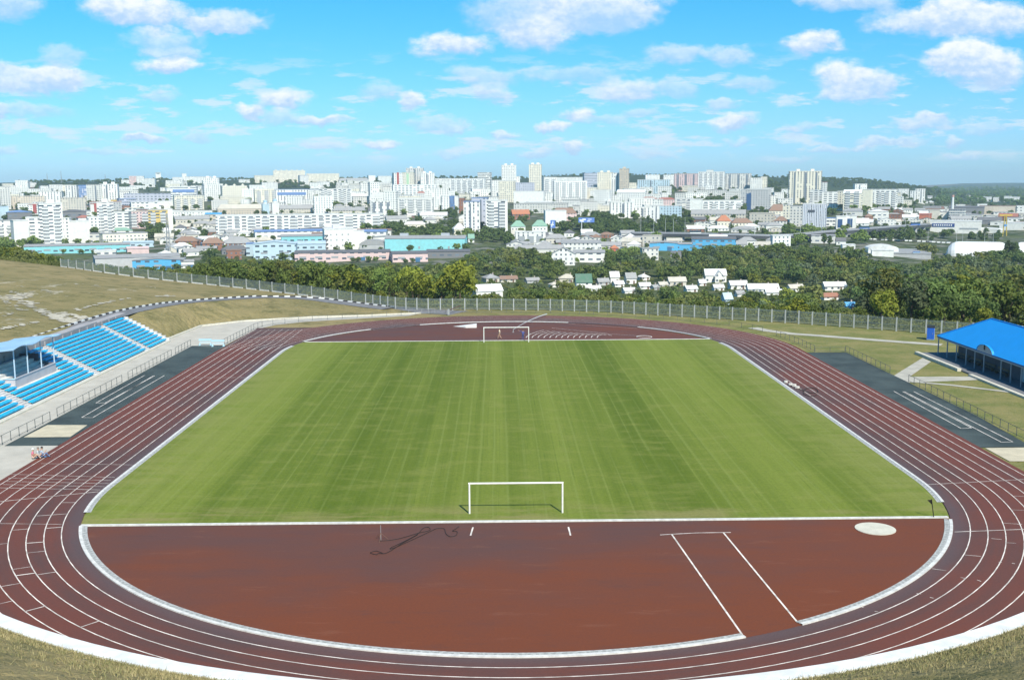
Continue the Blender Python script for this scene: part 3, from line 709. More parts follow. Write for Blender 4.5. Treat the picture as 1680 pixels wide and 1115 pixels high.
# ------------------------------------------------------------------ grandstand with its covered box
def grandstand():
    t = thing('grandstand', 'open concrete grandstand with long rows of bright blue benches beside the track', 'grandstand', (-57, 140, 0))
    L = lambda x, y, z: (x+57, y-140, z)
    mb = MB()
    NR, RUN, RISE = 11, .68, .36
    YA, YB = 92.0, 183.6
    def steps(y0, y1, rows=range(NR)):
        for r in rows:
            x1 = -57.1-r*RUN; z = .02+r*RISE
            mb.box(x1-RUN+57, x1+57, y0-140, y1-140, -.4, z+RISE*.55)
    steps(YA, YB)
    mb.build('terrace', mat('stand_concrete', (.66,.64,.60), .9, var=.15, vscale=.5), t)
    kb = MB().box(-57.1+57, -56.75+57, YA-140, YB-140, -.3, .16); kb.build('base_kerb', mat('pale_kerb', (.62,.59,.50)), t)
    # stairs: the three aisles
    for yc in (128.2, 150.8, 173.1):
        st = MB()
        for r in range(NR*2):
            x1 = -57.05-r*RUN/2; z = .12+r*RISE/2
            st.box(x1-RUN/2+57, x1+57, yc-.75-140, yc+.75-140, -.3, z+.14)
        st.build('stair', mat('stair_concrete', (.62,.61,.60), .9, var=.15, vscale=1), t)
    ends = MB()                                     # stepped end wall of the far block
    for r in range(NR):
        x1 = -57.0-r*RUN; ends.box(x1-RUN+57, x1+57, YB-140+.003, YB+.45-140, -.4, .2+r*RISE+.42)
    ends.build('end_wall', mat('stair_concrete', (.62,.61,.60)), t)
    wl = MB()
    for a, b, h in ((YA, 150, 5.0), (150, 173, 4.75), (173, 186.5, 4.55)):
        wl.box(-66.6+57, -65.1+57, a-140, b-140-.003, .5, h)
    for y in np.arange(YA+3, 184, 3.2): wl.box(-65.1+57-.002, -64.98+57, y-140, y+.35-140, 3, 4.5)
    wl.build('back_wall', mat('back_wall', (.37,.36,.37), .9, var=.15, vscale=.6), t)
    # bench rows, one part each
    blocks = [(174.2, 183.0, range(0, NR)), (151.9, 172.0, range(0, NR)), (145.3, 149.6, range(4, NR)), (129.3, 149.6, range(0, 4)), (129.3, 131.6, range(4, NR)), (104, 127.1, range(0, NR))]
    for y0, y1, rows in blocks:
        for r in rows:
            if r == NR-1 and y0 > 170: pass
            x = -57.1-(r+.62)*RUN; z = .02+r*RISE+RISE*.55
            b = MB(); n = max(1, int((y1-y0)/.5)); 
            b.box(x-.23+57, x+.24+57, y0-140, y1-140, z+.26, z+.36, bottom=True)      # seat board
            b.box(x-.25+57, x-.231+57, y0-140, y1-140, z+.30, z+.40, bottom=True)     # upturned rear edge
            b.box(x+.21+57, x+.242+57, y0-140, y1-140, z+.16, z+.257, bottom=True)    # front lip
            for k in range(0, n, 4): b.box(x-.05+57, x+.05+57, y0+k*.5-140, y0+k*.5+.08-140, z-.02, z+.22, 1)
            b.build('bench_row', [SEAT, GREYM], t)
    return t
grandstand()
def press_box():
    """walled box half-way up the stand under a light blue sheet roof on posts"""
    xf, xb, y0, y1 = -60.43, -65.0, 132.2, 144.6
    t = thing('spectator_box', 'walled spectator box with light blue canopy roof in the middle of the grandstand', 'box', (xf, y0, 1.2))
    L = MB(); W_ = mat('box_wall', (.50,.49,.52), .85, var=.1, vscale=.6)
    L.box(-.18, 0, 0, 12.4, -.6, 1.55); L.build('front_wall', W_, t)
    L = MB().box(-4.7, -.183, 0, .18, -.6, 1.62); L.build('side_wall', W_, t)
    L = MB().box(-4.7, -.183, 12.22, 12.4, -.6, 1.7)
    L.box(-4.7, -2.2, 12.22, 12.4, 1.7, 2.9); L.build('side_wall', mat('box_shade', (.10,.11,.13), .8), t)  # inner walls coloured dark to stand for the shade under the canopy
    L = MB().box(-4.9, -4.703, 0, 12.4, -.6, 3.3); L.build('back_wall', mat('box_shade', (.10,.11,.13), .8), t)
    L = MB().box(-.22, .06, -.05, 12.45, 1.553, 1.66); L.build('parapet_rail', mat('rail_grey', (.42,.42,.46), .6), t)
    L = MB().box(-.25, .0, -.08, -.052, 1.55, 1.68).box(-4.7, 0, -.1, -.053, 1.56, 1.66); L.build('side_rail', mat('rail_blue', (.45,.66,.80), .5), t)
    MB().box(-4.7, -.185, .183, 12.217, -.2, .25).build('floor', mat('box_shade_floor', (.03,.09,.22), .8), t)  # floor colour darkened to imitate canopy shade
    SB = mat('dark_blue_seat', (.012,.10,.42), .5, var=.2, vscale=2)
    for r in range(5):
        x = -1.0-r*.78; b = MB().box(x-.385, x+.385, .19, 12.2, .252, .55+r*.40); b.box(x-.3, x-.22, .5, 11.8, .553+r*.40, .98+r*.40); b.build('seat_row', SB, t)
    for y in (.25, 4.0, 8.1, 12.2):
        MB().tube([(-.09, y, 1.6), (-.09, y, 5.35)], .085, 8).build('post', mat('post_blue', (.42,.55,.66), .5), t)
    for y in (.25, 12.0): MB().tube([(-4.8, y, 3.0), (-4.8, y, 4.4)], .085, 8).build('post', mat('post_blue', (.42,.55,.66)), t)
    # wavy sheet canopy, higher at the track side
    N = 24; A = []; B = []; A2 = []; B2 = []
    for k in range(N+1):
        y = -1.0+14.6*k/N; w = .16*math.sin(y*.85+.6)
        A.append((.5, y, 5.42+w)); B.append((-5.8, y, 4.75+w*.5)); A2.append((.5, y, 5.34+w)); B2.append((-5.8, y, 4.67+w*.5))
    c = MB().ribbon(B, A).ribbon(A2, B2).ribbon(A, A2).ribbon(B2, B)
    c.face([A[0], A2[0], B2[0], B[0]]).face([A[-1], B[-1], B2[-1], A2[-1]])
    c.build('canopy', mat('canopy_sheet', (.36,.54,.72), .35, .5, var=.12, vscale=.5), t)
    return t
press_box()

# ------------------------------------------------------------------ pavilion and cabin on the right
def pavilion():
    bx, by, yn = 64.15, 163.2, 118.0
    t = thing('pavilion', 'long open-fronted pavilion with bright blue hipped roof and row of posts', 'pavilion', (bx, by, 0))
    D = by-yn; Wd = 12.0; ez, rz = 2.95, 6.45; ov = .5
    r = MB(); x0, x1, y0, y1 = .93, Wd+.3, -D, -.5
    A, B, C_, E_ = (x0,y1,ez),(x1,y1,ez),(x1,y0,ez),(x0,y0,ez); P, Q = (5.6,-8.2,rz),(5.6,-D+5.9,rz)
    r.face([E_, Q, P, A]).face([A, P, B]).face([B, P, Q, C_]).face([C_, Q, E_])
    lo = lambda p: (p[0], p[1], p[2]-.18)
    for a, b in ((A,E_),(E_,C_),(C_,B),(B,A)): r.face([a, b, lo(b), lo(a)], 1)
    r.face([lo(A), lo(E_), lo(C_), lo(B)], 1)
    r.build('roof', [BLUER, mat('fascia_blue', (.02,.10,.30), .6)], t)
    for a, b in ((A, P), (P, Q)):
        MB().tube([np.array(a)+[0,0,.05], np.array(b)+[0,0,.05]], .07, 6).build('ridge_cap', BLUER, t)
    # arched dormer over the eave
    dr = MB(); cy, rad, hh = -16.8, 2.3, 1.0; N = 14; pts = [(.91, cy+rad*math.cos(math.pi*k/N), ez-.05+hh*math.sin(math.pi*k/N)) for k in range(N+1)]
    dm = thing_part = MB().face(pts).build('dormer', mat('dormer_face', (.40,.42,.46), .7), t)
    o = [(p[0]-.08, p[1]+(p[1]-cy)*.06, p[2]+.09) for p in pts]; bk = [(p[0]+.30, p[1], p[2]) for p in o]
    MB().ribbon(o, bk).ribbon(pts, o).build('dormer_roof', BLUER, dm)
    MB().box(.82, .89, cy-.16, cy+.16, ez+.35, ez+1.0).build('dormer_vent', BLACK, dm)
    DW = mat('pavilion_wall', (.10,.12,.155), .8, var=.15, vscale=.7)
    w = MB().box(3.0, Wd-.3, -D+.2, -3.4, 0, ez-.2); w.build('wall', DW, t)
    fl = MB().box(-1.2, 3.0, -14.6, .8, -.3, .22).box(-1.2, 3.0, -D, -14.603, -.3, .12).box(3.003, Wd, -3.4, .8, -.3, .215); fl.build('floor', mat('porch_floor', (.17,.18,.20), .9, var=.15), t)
    MB().box(-1.75, -1.203, -14.6, 1.1, -.3, .34).build('front_kerb', mat('pale_kerb', (.62,.59,.50)), t)
    MB().box(-1.75, -1.203, -D, -18.2, -.3, .2).build('front_kerb', mat('pale_kerb', (.62,.59,.50)), t)
    PO = mat('pavilion_post', (.30,.36,.41), .6)
    ys = [-1.0, -4.3, -7.6, -10.9, -13.7, -16.6, -21.7, -24.5, -27.4, -30.3, -33.2, -36.5, -40]
    for y in ys: MB().tube([(1.0, y, .1), (1.0, y, ez-.19)], .10, 8).build('post', PO, t)
    MB().box(1.0-.06, 1.07, -40.2, -.7, ez-.35, ez-.185, bottom=True).build('eave_beam', PO, t)
    WD = mat('bench_wood', (.17,.14,.10), .7, var=.2)
    for y in (-6.2, -10.2, -14.4, -18.6, -30.5, -35.5):
        b = MB().box(2.3, 2.75, y-1.7, y+1.7, .52, .60, bottom=True).box(2.78, 2.84, y-1.7, y+1.7, .75, 1.05, bottom=True)
        for q in (-1.5, 1.5): b.box(2.35, 2.7, y+q-.05, y+q+.05, .12, .52).box(2.76, 2.80, y+q-.04, y+q+.04, .12, 1.0)
        tag(b.build('porch_bench', WD, None, (bx, by, 0)), None, 'bench', 'benches along the pavilion porch')['label'] = 'brown slatted bench against the dark wall under the blue pavilion roof'
    d = MB().box(2.93, 2.998, -24.3, -23.2, .12, 2.35).build('door', mat('door_pale', (.42,.55,.62), .6), t)
    MB().tube([(2.86, -23.4, 1.15), (2.86, -23.4, 1.3)], .03, 6).build('handle', DARKM, d)
    f = MB().box(2.95, 2.998, -26.2, -25.0, 1.0, 2.3).build('window', mat('dark_glass', (.06,.08,.10), .15, .6), t)
    fr = MB()
    for y in (-26.22, -25.62, -25.03): fr.box(2.90, 2.949, y, y+.06, 1.0, 2.3)
    for z in (.97, 1.6, 2.27): fr.box(2.90, 2.948, -26.2, -25.0, z, z+.06)
    fr.build('frame', WHITE, f)
    return t
pavilion()
def cabin():
    c = at(1526.5, 556.5); t = thing('toilet_cabin', 'blue portable cabin with dark top standing alone on the grass', 'cabin', c, R(-22))
    BL = mat('cabin_blue', (.02,.12,.52), .45, .4)
    MB().box(-.58, .58, -.58, .58, .08, 2.0).build('body', BL, t)
    MB().box(-.63, .63, -.63, .63, 2.003, 2.32).build('roof', mat('cabin_dark', (.03,.035,.04), .6), t)
    MB().box(-.6, .6, -.6, .6, 0, .077).build('base', mat('cabin_skirt', (.35,.50,.60), .6), t)
    d = MB().box(-.42, .42, -.61, -.582, .14, 1.92).build('door', mat('cabin_door', (.018,.105,.47), .4), t)
    MB().box(.28, .34, -.66, -.612, .95, 1.15).build('handle', GREYM, d)
    MB().box(.582, .61, -.5, .5, .2, 1.95).build('lit_side', mat('cabin_lit_side', (.50,.66,.80), .5), t)  # pale colour imitates sunlight falling on the right-hand side
cabin()

# ------------------------------------------------------------------ goals
def goal(label, y, xs=0.0):
    t = thing('football_goal', label, 'goal', (xs, y, 0)); w, h, r = 3.72, 2.5, .075
    for s in (-1, 1): MB().tube([(s*w, 0, 0), (s*w, 0, h)], r, 10).build('post', WHITE, t)
    MB().tube([(-w-r, 0, h), (w+r, 0, h)], r, 10).build('crossbar', WHITE, t)
    return t
goal('white netless football goal nearest the camera, on worn turf', 84.55)
goal('white netless football goal at the far end, with people behind it', 179.35)

# ------------------------------------------------------------------ low railings
def railing(label, P, h=.95, step=1.55, m=None, z0=0.0, mid=True, bars=False):
    P = [np.array([p[0], p[1], z0], float) for p in P]; m = m or mat('rail_dark', (.10,.115,.115), .6)
    t = thing('railing', label, 'railing', P[0], 0, 'low metal railings round the track')
    seg = [np.linalg.norm(b-a) for a, b in zip(P[:-1], P[1:])]; L = sum(seg); n = max(1, round(L/step))
    pm = MB().tube([(0,0,0),(0,0,h)], .035, 6).mesh('post', m); pts = []
    for k in range(n+1):
        d = L*k/n; i = 0
        while i < len(seg)-1 and d > seg[i]: d -= seg[i]; i += 1
        q = P[i]+(P[i+1]-P[i])*min(1, d/seg[i])-P[0]; pts.append(q); link('post', pm, t, q)
    for z in ((h, .16) if mid else (h,)):
        MB().tube([q+np.array([0, 0, z]) for q in pts], .026, 5).build('rail', m, t)
    if bars:
        b = MB()
        for a, c in zip(pts[:-1], pts[1:]):
            for j in range(1, 6):
                q = a+(c-a)*j/6; b.tube([q+np.array([0,0,.16]), q+np.array([0,0,h])], .012, 4, cap=False)
        b.build('bars', m, t)
    return t
zz = lambda a: (a[0]/3.981, 480+a[1]/3.981)
for lab, a, b in [('grey railing in front of the grandstand, beside the sand pit', (-52.3,100), (-51.9,121.2)), ('grey railing in front of the grandstand, along the teal runway markings', (-51.9,123.2), (-51.9,145.0)),
                  ('grey railing in front of the grandstand between two gateways', (-51.9,147.5), (-51.9,167.5)), ('short grey railing next to the light blue hurdles', (-51.9,169.6), (-51.9,178.2))]:
    railing(lab, [a, b], 1.0, 1.9)
railing('grey railing where the walkway meets the start of the straight', [(-46.6,179.0),(-45.9,198.3),(-45.2,201.8)], 1.0, 1.9)
railing('dark railing along the curved walkway at the far left bend', [(-45.2,201.8),(-43,205.8),(-38,210.4),(-29.5,214.4),(-19.2,218.6),(-12,220)], .9, 3.0)
railing('pale gate railing across the road by the far bend', [(-19.5,220.3),(-14.2,221.3)], .9, 1.3, GREYM)
railing('thin dark railing behind the far bend, below the tall fence', [(-8.7,221.6),(0,221.4),(8,220.3),(16,217.6),(24,213.4),(32,207.6),(38,202),(43.2,194.6),(45.2,189.8)], .95, 3.0)
railing('brown railing by the far end of the teal runway, pavilion side', [(46.3,184.6),(47.4,176),(47.8,167)], .95, 1.9)
railing('short sparse railing across the head of the pavilion-side runway', [(47.8,166.7),(52.4,166.5)], .7, 2.3)
railing('brown railing beside the runway before the path to the pavilion', [(52.5,166.5),(52.5,147.2)], .95, 1.9)
railing('long brown railing beside the runway markings, pavilion side', [(52.6,140.6),(52.4,122),(52.0,98)], .95, 1.9)

# light blue hurdles parked across the runway
def hurdle(label, x, y):
    t = thing('barrier', label, 'barrier', (x, y, 0), R(3), 'light blue barriers across the runway'); m = mat('barrier_paint', (.40,.60,.70), .5)
    MB().box(-1.05, 1.05, -.05, .05, .75, 1.10, bottom=True).build('top_panel', m, t)
    MB().box(-.95, .95, -.04, .04, .35, .60, bottom=True).build('lower_board', mat('barrier_pale', (.50,.60,.64), .5), t)
    for s in (-1, 1):
        f = MB().box(s*.9-.10, s*.9+.10, -.05, .05, 0, .35).box(s*.9-.15, s*.9+.15, -.35, .35, 0, .08); f.build('foot', m, t)
hurdle('pale blue barrier at the runway end, nearer the grandstand', -49.6, 178.6)
hurdle('pale blue barrier at the runway end, nearer the track lanes', -47.2, 177.4)

# ------------------------------------------------------------------ retaining wall below the camera's bank
def retaining_wall():
    n = 60; th = [R(-90-64+128*k/n) for k in range(n+1)]
    f = lambda r, z: [np.array([X0+r*math.cos(a), Y1+r*math.sin(a), z]) for a in th]
    t = thing('retaining_wall', 'white painted retaining wall curving below the grass bank at the near bend', 'wall', (X0, Y1-47, 0)); o = np.array([X0, Y1-47, 0])
    sh = lambda P: [p-o for p in P]
    MB().ribbon(sh(f(47.0, -.1)), sh(f(47.0, 3.56))).ribbon(sh(f(47.62, 3.56)), sh(f(47.62, 2.6))).build('wall_face', CONC, t)
    MB().ribbon(sh(f(46.85, 3.58)), sh(f(47.86, 3.61))).ribbon(sh(f(46.85, 3.42)), sh(f(46.85, 3.58))).ribbon(sh(f(47.86, 3.61)), sh(f(47.86, 3.3))).build('coping', mat('coping_white', (.76,.78,.78), .8, var=.16, vscale=1.1), t)
retaining_wall()

def grass_bank():
    n, m = 260, 44; v = []; f = []; rs = np.random.RandomState(3)
    rr = [47.80+ (16.0*(k/m)**1.35) for k in range(m+1)]; th = [R(-90-66+132*k/n) for k in range(n+1)]
    gz = lambda r: np.interp(r, [47.76, 48.66, 52, 60, 63.8], [3.50, 3.72, 5.0, 8.25, 9.35])
    for j, r in enumerate(rr):
        for k, a in enumerate(th):
            w = (.16*math.sin(a*23+r)*math.sin(r*1.3) + .10*rs.normal())*min(1, j/3)
            v.append((X0+r*math.cos(a), Y1+r*math.sin(a), gz(r)+w*.5 - (.8 if j == m else 0) - (1.5 if k in (0, n) else 0)))
    for j in range(m):
        for k in range(n): f.append((j*(n+1)+k, j*(n+1)+k+1, (j+1)*(n+1)+k+1, (j+1)*(n+1)+k))
    me = bpy.data.meshes.new('grass_bank'); me.from_pydata(v, [], f); me.polygons.foreach_set('use_smooth', [True]*len(f)); me.materials.append(bpy.data.materials['land']); me.update()
    struct(link('grass_bank', me))
    # blades of dry grass on the part of the bank that can be seen
    V = []
    for i in range(52000):
        a = R(rs.uniform(-90-58, -90+58)); r = 47.84+rs.exponential(1.6); 
        if r > 56: continue
        c = np.array([X0+r*math.cos(a), Y1+r*math.sin(a), gz(r)-.02]); h = rs.uniform(.06, .19)*(1.7 if rs.random_sample() < .04 else 1); t_ = rs.uniform(0, 6.28); w = rs.uniform(.010, .022); dx = np.array([math.cos(t_), math.sin(t_), 0]); lean = np.array([rs.normal()*.4*h, rs.normal()*.4*h, h])
        V += [c-dx*w, c+dx*w, c+dx*w*.3+lean, c-dx*w*.3+lean]
    n4 = len(V)//4; me = bpy.data.meshes.new('dry_grass'); me.from_pydata([tuple(q) for q in V], [], [(4*i, 4*i+1, 4*i+2, 4*i+3) for i in range(n4)])
    gm = bpy.data.materials.new('dry_blades'); gm.use_nodes = True; t = NT(gm.node_tree); b = t.n['Principled BSDF']; g = t.new('ShaderNodeNewGeometry'); nz = t.noise(g.outputs['Position'], .35, 4, .6)
    k = t.math('ADD', t.math('MULTIPLY', nz, .8), t.math('MULTIPLY', g.outputs['Random Per Island'], .4)); t.l.new(t.mix(t.step(k, .35, .85), (.165,.175,.068), (.43,.365,.19)), b.inputs['Base Color']); b.inputs['Roughness'].default_value = .9
    me.materials.append(gm); me.update(); o = link('dry_grass', me); o['kind'] = 'stuff'
grass_bank()

# ------------------------------------------------------------------ tall perimeter fence of white posts and grey panels
POSTW = mat('fence_post', (.42,.44,.43), .8, var=.12, vscale=4)
PANEL = mat('fence_panel', (.19,.235,.235), .6)
def panel_mesh(w, h):
    p = MB(); k = 0; x = .14
    while x < w-.1:
        p.box(x-.02, x+.02, -.012, .012, .22, h-.05); p.face([(x-.05, 0, h-.05), (x+.05, 0, h-.05), (x, 0, h+.14)]); x += .165
    for z in (.3, 1.2, h-.15): p.box(.08, w-.08, -.02, .02, z-.03, z+.03, bottom=True)
    return p.mesh('panel', PANEL)
def fence(label, P, step, h, plinth=False, zf=None):
    P = [np.array(p, float) for p in P]; t = thing('perimeter_fence', label, 'fence', P[0])
    seg = [np.linalg.norm((b-a)[:2]) for a, b in zip(P[:-1], P[1:])]; L = sum(seg); n = round(L/step); pts = []
    for k in range(n+1):
        d = L*k/n; i = 0
        while i < len(seg)-1 and d > seg[i]: d -= seg[i]; i += 1
        q = P[i]+(P[i+1]-P[i])*min(1, d/seg[i]); pts.append(np.array([q[0], q[1], tz(q[0], q[1])]))
    w = L/n; pm = MB().box(-.11, .11, -.11, .11, -.5, h+.08).box(-.13, .13, -.13, .13, h+.083, h+.14).mesh('post', POSTW); pa = panel_mesh(w, h)
    pl = MB().box(.1, w*.72, -.13, .13, -.6, .30).mesh('plinth', KERBW)
    for k, q in enumerate(pts):
        o = link('post', pm, t, q-P[0])
        if k < n:
            e = pts[k+1]-q; a = math.atan2(e[1], e[0]); o.rotation_euler.z = a
            g = link('panel', pa, t, q-P[0]); g.rotation_euler = (0, -math.atan2(e[2], np.hypot(e[0], e[1])), a); g.scale.x = np.linalg.norm(e)/w
            if plinth:
                g = link('plinth', pl, t, q-P[0]); g.rotation_euler = (0, -math.atan2(e[2], np.hypot(e[0], e[1])), a)
iF = next(i for i, q in enumerate(FENCE_PX) if q[0] == 600)
fence('tall spiked metal fence on white posts climbing the hillside above the road', FENCE[:iF+1], 5.2, 2.3, True)
fence('tall spiked metal fence on white posts behind the far bend, in front of the trees', FENCE[iF:], 2.55, 2.35)

# ------------------------------------------------------------------ small things on the ground
def disc(c, r, z0, z1, m, name, n=32):
    return MB().prism([(r*math.cos(2*math.pi*k/n), r*math.sin(2*math.pi*k/n)) for k in range(n)], z0, z1).build(name, m, None, c)
c = at(1436, 867.3)
tag(disc(c, 1.5, .004, .05, mat('circle_concrete', (.60,.58,.49), .9, var=.12, vscale=1), 'throwing_circle', 40), 'round pale concrete throwing circle in the near red end zone', 'throwing circle')
c = at(1057, 552.5)
rm = MB()
for k in range(32):
    a, b = 2*math.pi*k/32, 2*math.pi*(k+1)/32
    q = lambda th, r, z: (r*math.cos(th), r*math.sin(th), z)
    rm.face([q(a,1.22,.03), q(b,1.22,.03), q(b,1.32,.03), q(a,1.32,.03)]); rm.face([q(a,1.323,0), q(b,1.323,0), q(b,1.323,.06), q(a,1.323,.06)])
tag(rm.build('throwing_ring', WHITE, None, c), 'small white-rimmed throwing ring at the far end zone', 'throwing ring')
c = at(766, 536.5)
m = MB(); m.v += [(-2.6,1.0,.03),(1.8,1.0,.55),(1.8,-1.1,.55),(-.2,-1.1,.30),(-2.6,1.0,.02),(1.8,1.0,.02),(1.8,-1.1,.02),(-.2,-1.1,.02)]
m.f += [(3,2,1,0),(0,1,5,4),(1,2,6,5),(2,3,7,6),(3,0,4,7)]; m.m += [0]*5
tag(m.build('landing_mat', WHITE, None, c), 'wedge-shaped white mat lying on the far red end zone', 'mat')
def cable(name, label, cat, pxs, r=.022, m=None, z=.04):
    P = [at(*q)+np.array([0, 0, z]) for q in pxs]; Q = []
    for k in range(len(P)-1):                       # smooth through the points
        p0, p1, p2, p3 = P[max(k-1, 0)], P[k], P[k+1], P[min(k+2, len(P)-1)]
        for j in range(5):
            u = j/5; Q.append(.5*((2*p1)+(-p0+p2)*u+(2*p0-5*p1+4*p2-p3)*u*u+(-p0+3*p1-3*p2+p3)*u**3))
    Q.append(P[-1]); o = Q[0].copy(); o[2] = 0
    return tag(MB().tube([q-o for q in Q], r, 5).build(name, m or BLACK, None, o), label, cat)
cz = lambda x, y: (420+x/4, 840+y/4)
cable('hose', 'long thin dark hose lying in loose loops by the near goal line', 'hose', [cz(*q) for q in [(805,190),(880,185),(960,170),(1060,140),(1140,120),(1130,100),(1095,108),(1060,145),(980,190),(885,235),(900,238),(1010,190),(1160,120),(1190,108),(1235,110),(1245,140),(1270,160),(1310,155),(1320,130),(1290,125),(1310,112),(1332,95)]], .022)
cable('hose', 'short dark hose curled on the red surface left of the long hose', 'hose', [cz(*q) for q in [(1060,150),(960,205),(860,268),(805,272),(790,280),(750,268),(790,256),(830,270)]], .022)
cable('hose', 'tangled dark hose across the inner lanes on the pavilion side', 'hose', [(1292,632),(1303,634),(1318,641),(1332,645),(1342,643),(1336,637),(1322,638),(1318,646),(1330,650),(1340,648)], .04)
g = at(625, 885.5)
t = thing('stand', 'small spindly wire sprinkler stand beside the hose on the red end zone', 'stand', g)
MB().tube([(0,0,0),(0,0,1.15)], .02, 5).build('upright', GREYM, t)
for a in (.4, 2.5, 4.6): MB().tube([(0,0,.55),(.55*math.cos(a),.55*math.sin(a),.0)], .018, 5).build('leg', mat('rusty_metal', (.20,.12,.09), .8), t)
g = at(1532, 849); 
t = thing('corner_flag', 'dark leaning corner pole at the right end of the near goal line', 'pole', g)
MB().tube([(0,0,0),(-.25,0,1.5)], .035, 6).build('pole', BLACK, t)
MB().face([(-.18,0,1.05),(-.24,0,1.48),(-.55,.1,1.42)]).build('flag', BLACK, t)
for i, (px, py, s) in enumerate([(1289,628,.32),(1297,632,.28),(1303,634,.35),(1308,637,.3)]):
    q = at(px, py); P = [(s*(.7+.4*rng.random())*math.cos(a), s*(.7+.4*rng.random())*math.sin(a)) for a in np.linspace(0, 5.5, 7)]
    tag(MB().prism(P, 0, s*.8).build('stone', mat('chalk_stone', (.62,.60,.55), .9), None, q+np.array([0,0,.05])), 'pale broken stone lying on the kerb on the pavilion side of the turf', 'stone', 'stones on the kerb')
# boom barrier across the road
a, b = at(736, 516.5), at(756, 508.5)
t = thing('boom_barrier', 'dark striped boom barrier lying across the road by the far bend', 'barrier', a)
MB().tube([(0,0,.95), tuple(b-a+np.array([0,0,.95]))], .09, 6).build('boom', mat('boom_red', (.14,.07,.06), .6), t)
MB().box(-.2,.2,-.2,.2,0,1.15).build('housing', GREYM, t)
# garden sprinkler with its jet
a = at(842, 545); t = thing('sprinkler', 'small sprinkler throwing a thin jet of water across the far end zone', 'sprinkler', a)
MB().tube([(0,0,0),(0,0,.5)], .06, 6).box(-.15,.15,-.15,.15,0,.06).build('head', GREYM, t)
b = at(897, 517.5); dlt = b-a; J = []
for k in range(13):
    u = k/12; J.append((dlt[0]*u, dlt[1]*u, 0.5+1.2*u*(1-u)-.2*u))
wm = bpy.data.materials.new('water_spray'); wm.use_nodes = True; wt = NT(wm.node_tree); wb = wt.n['Principled BSDF']; wb.inputs['Base Color'].default_value = (.75,.82,.85,1); wb.inputs['Alpha'].default_value = .55
MB().tube(J, .03, 6, r1=.10).build('water_jet', wm, t)

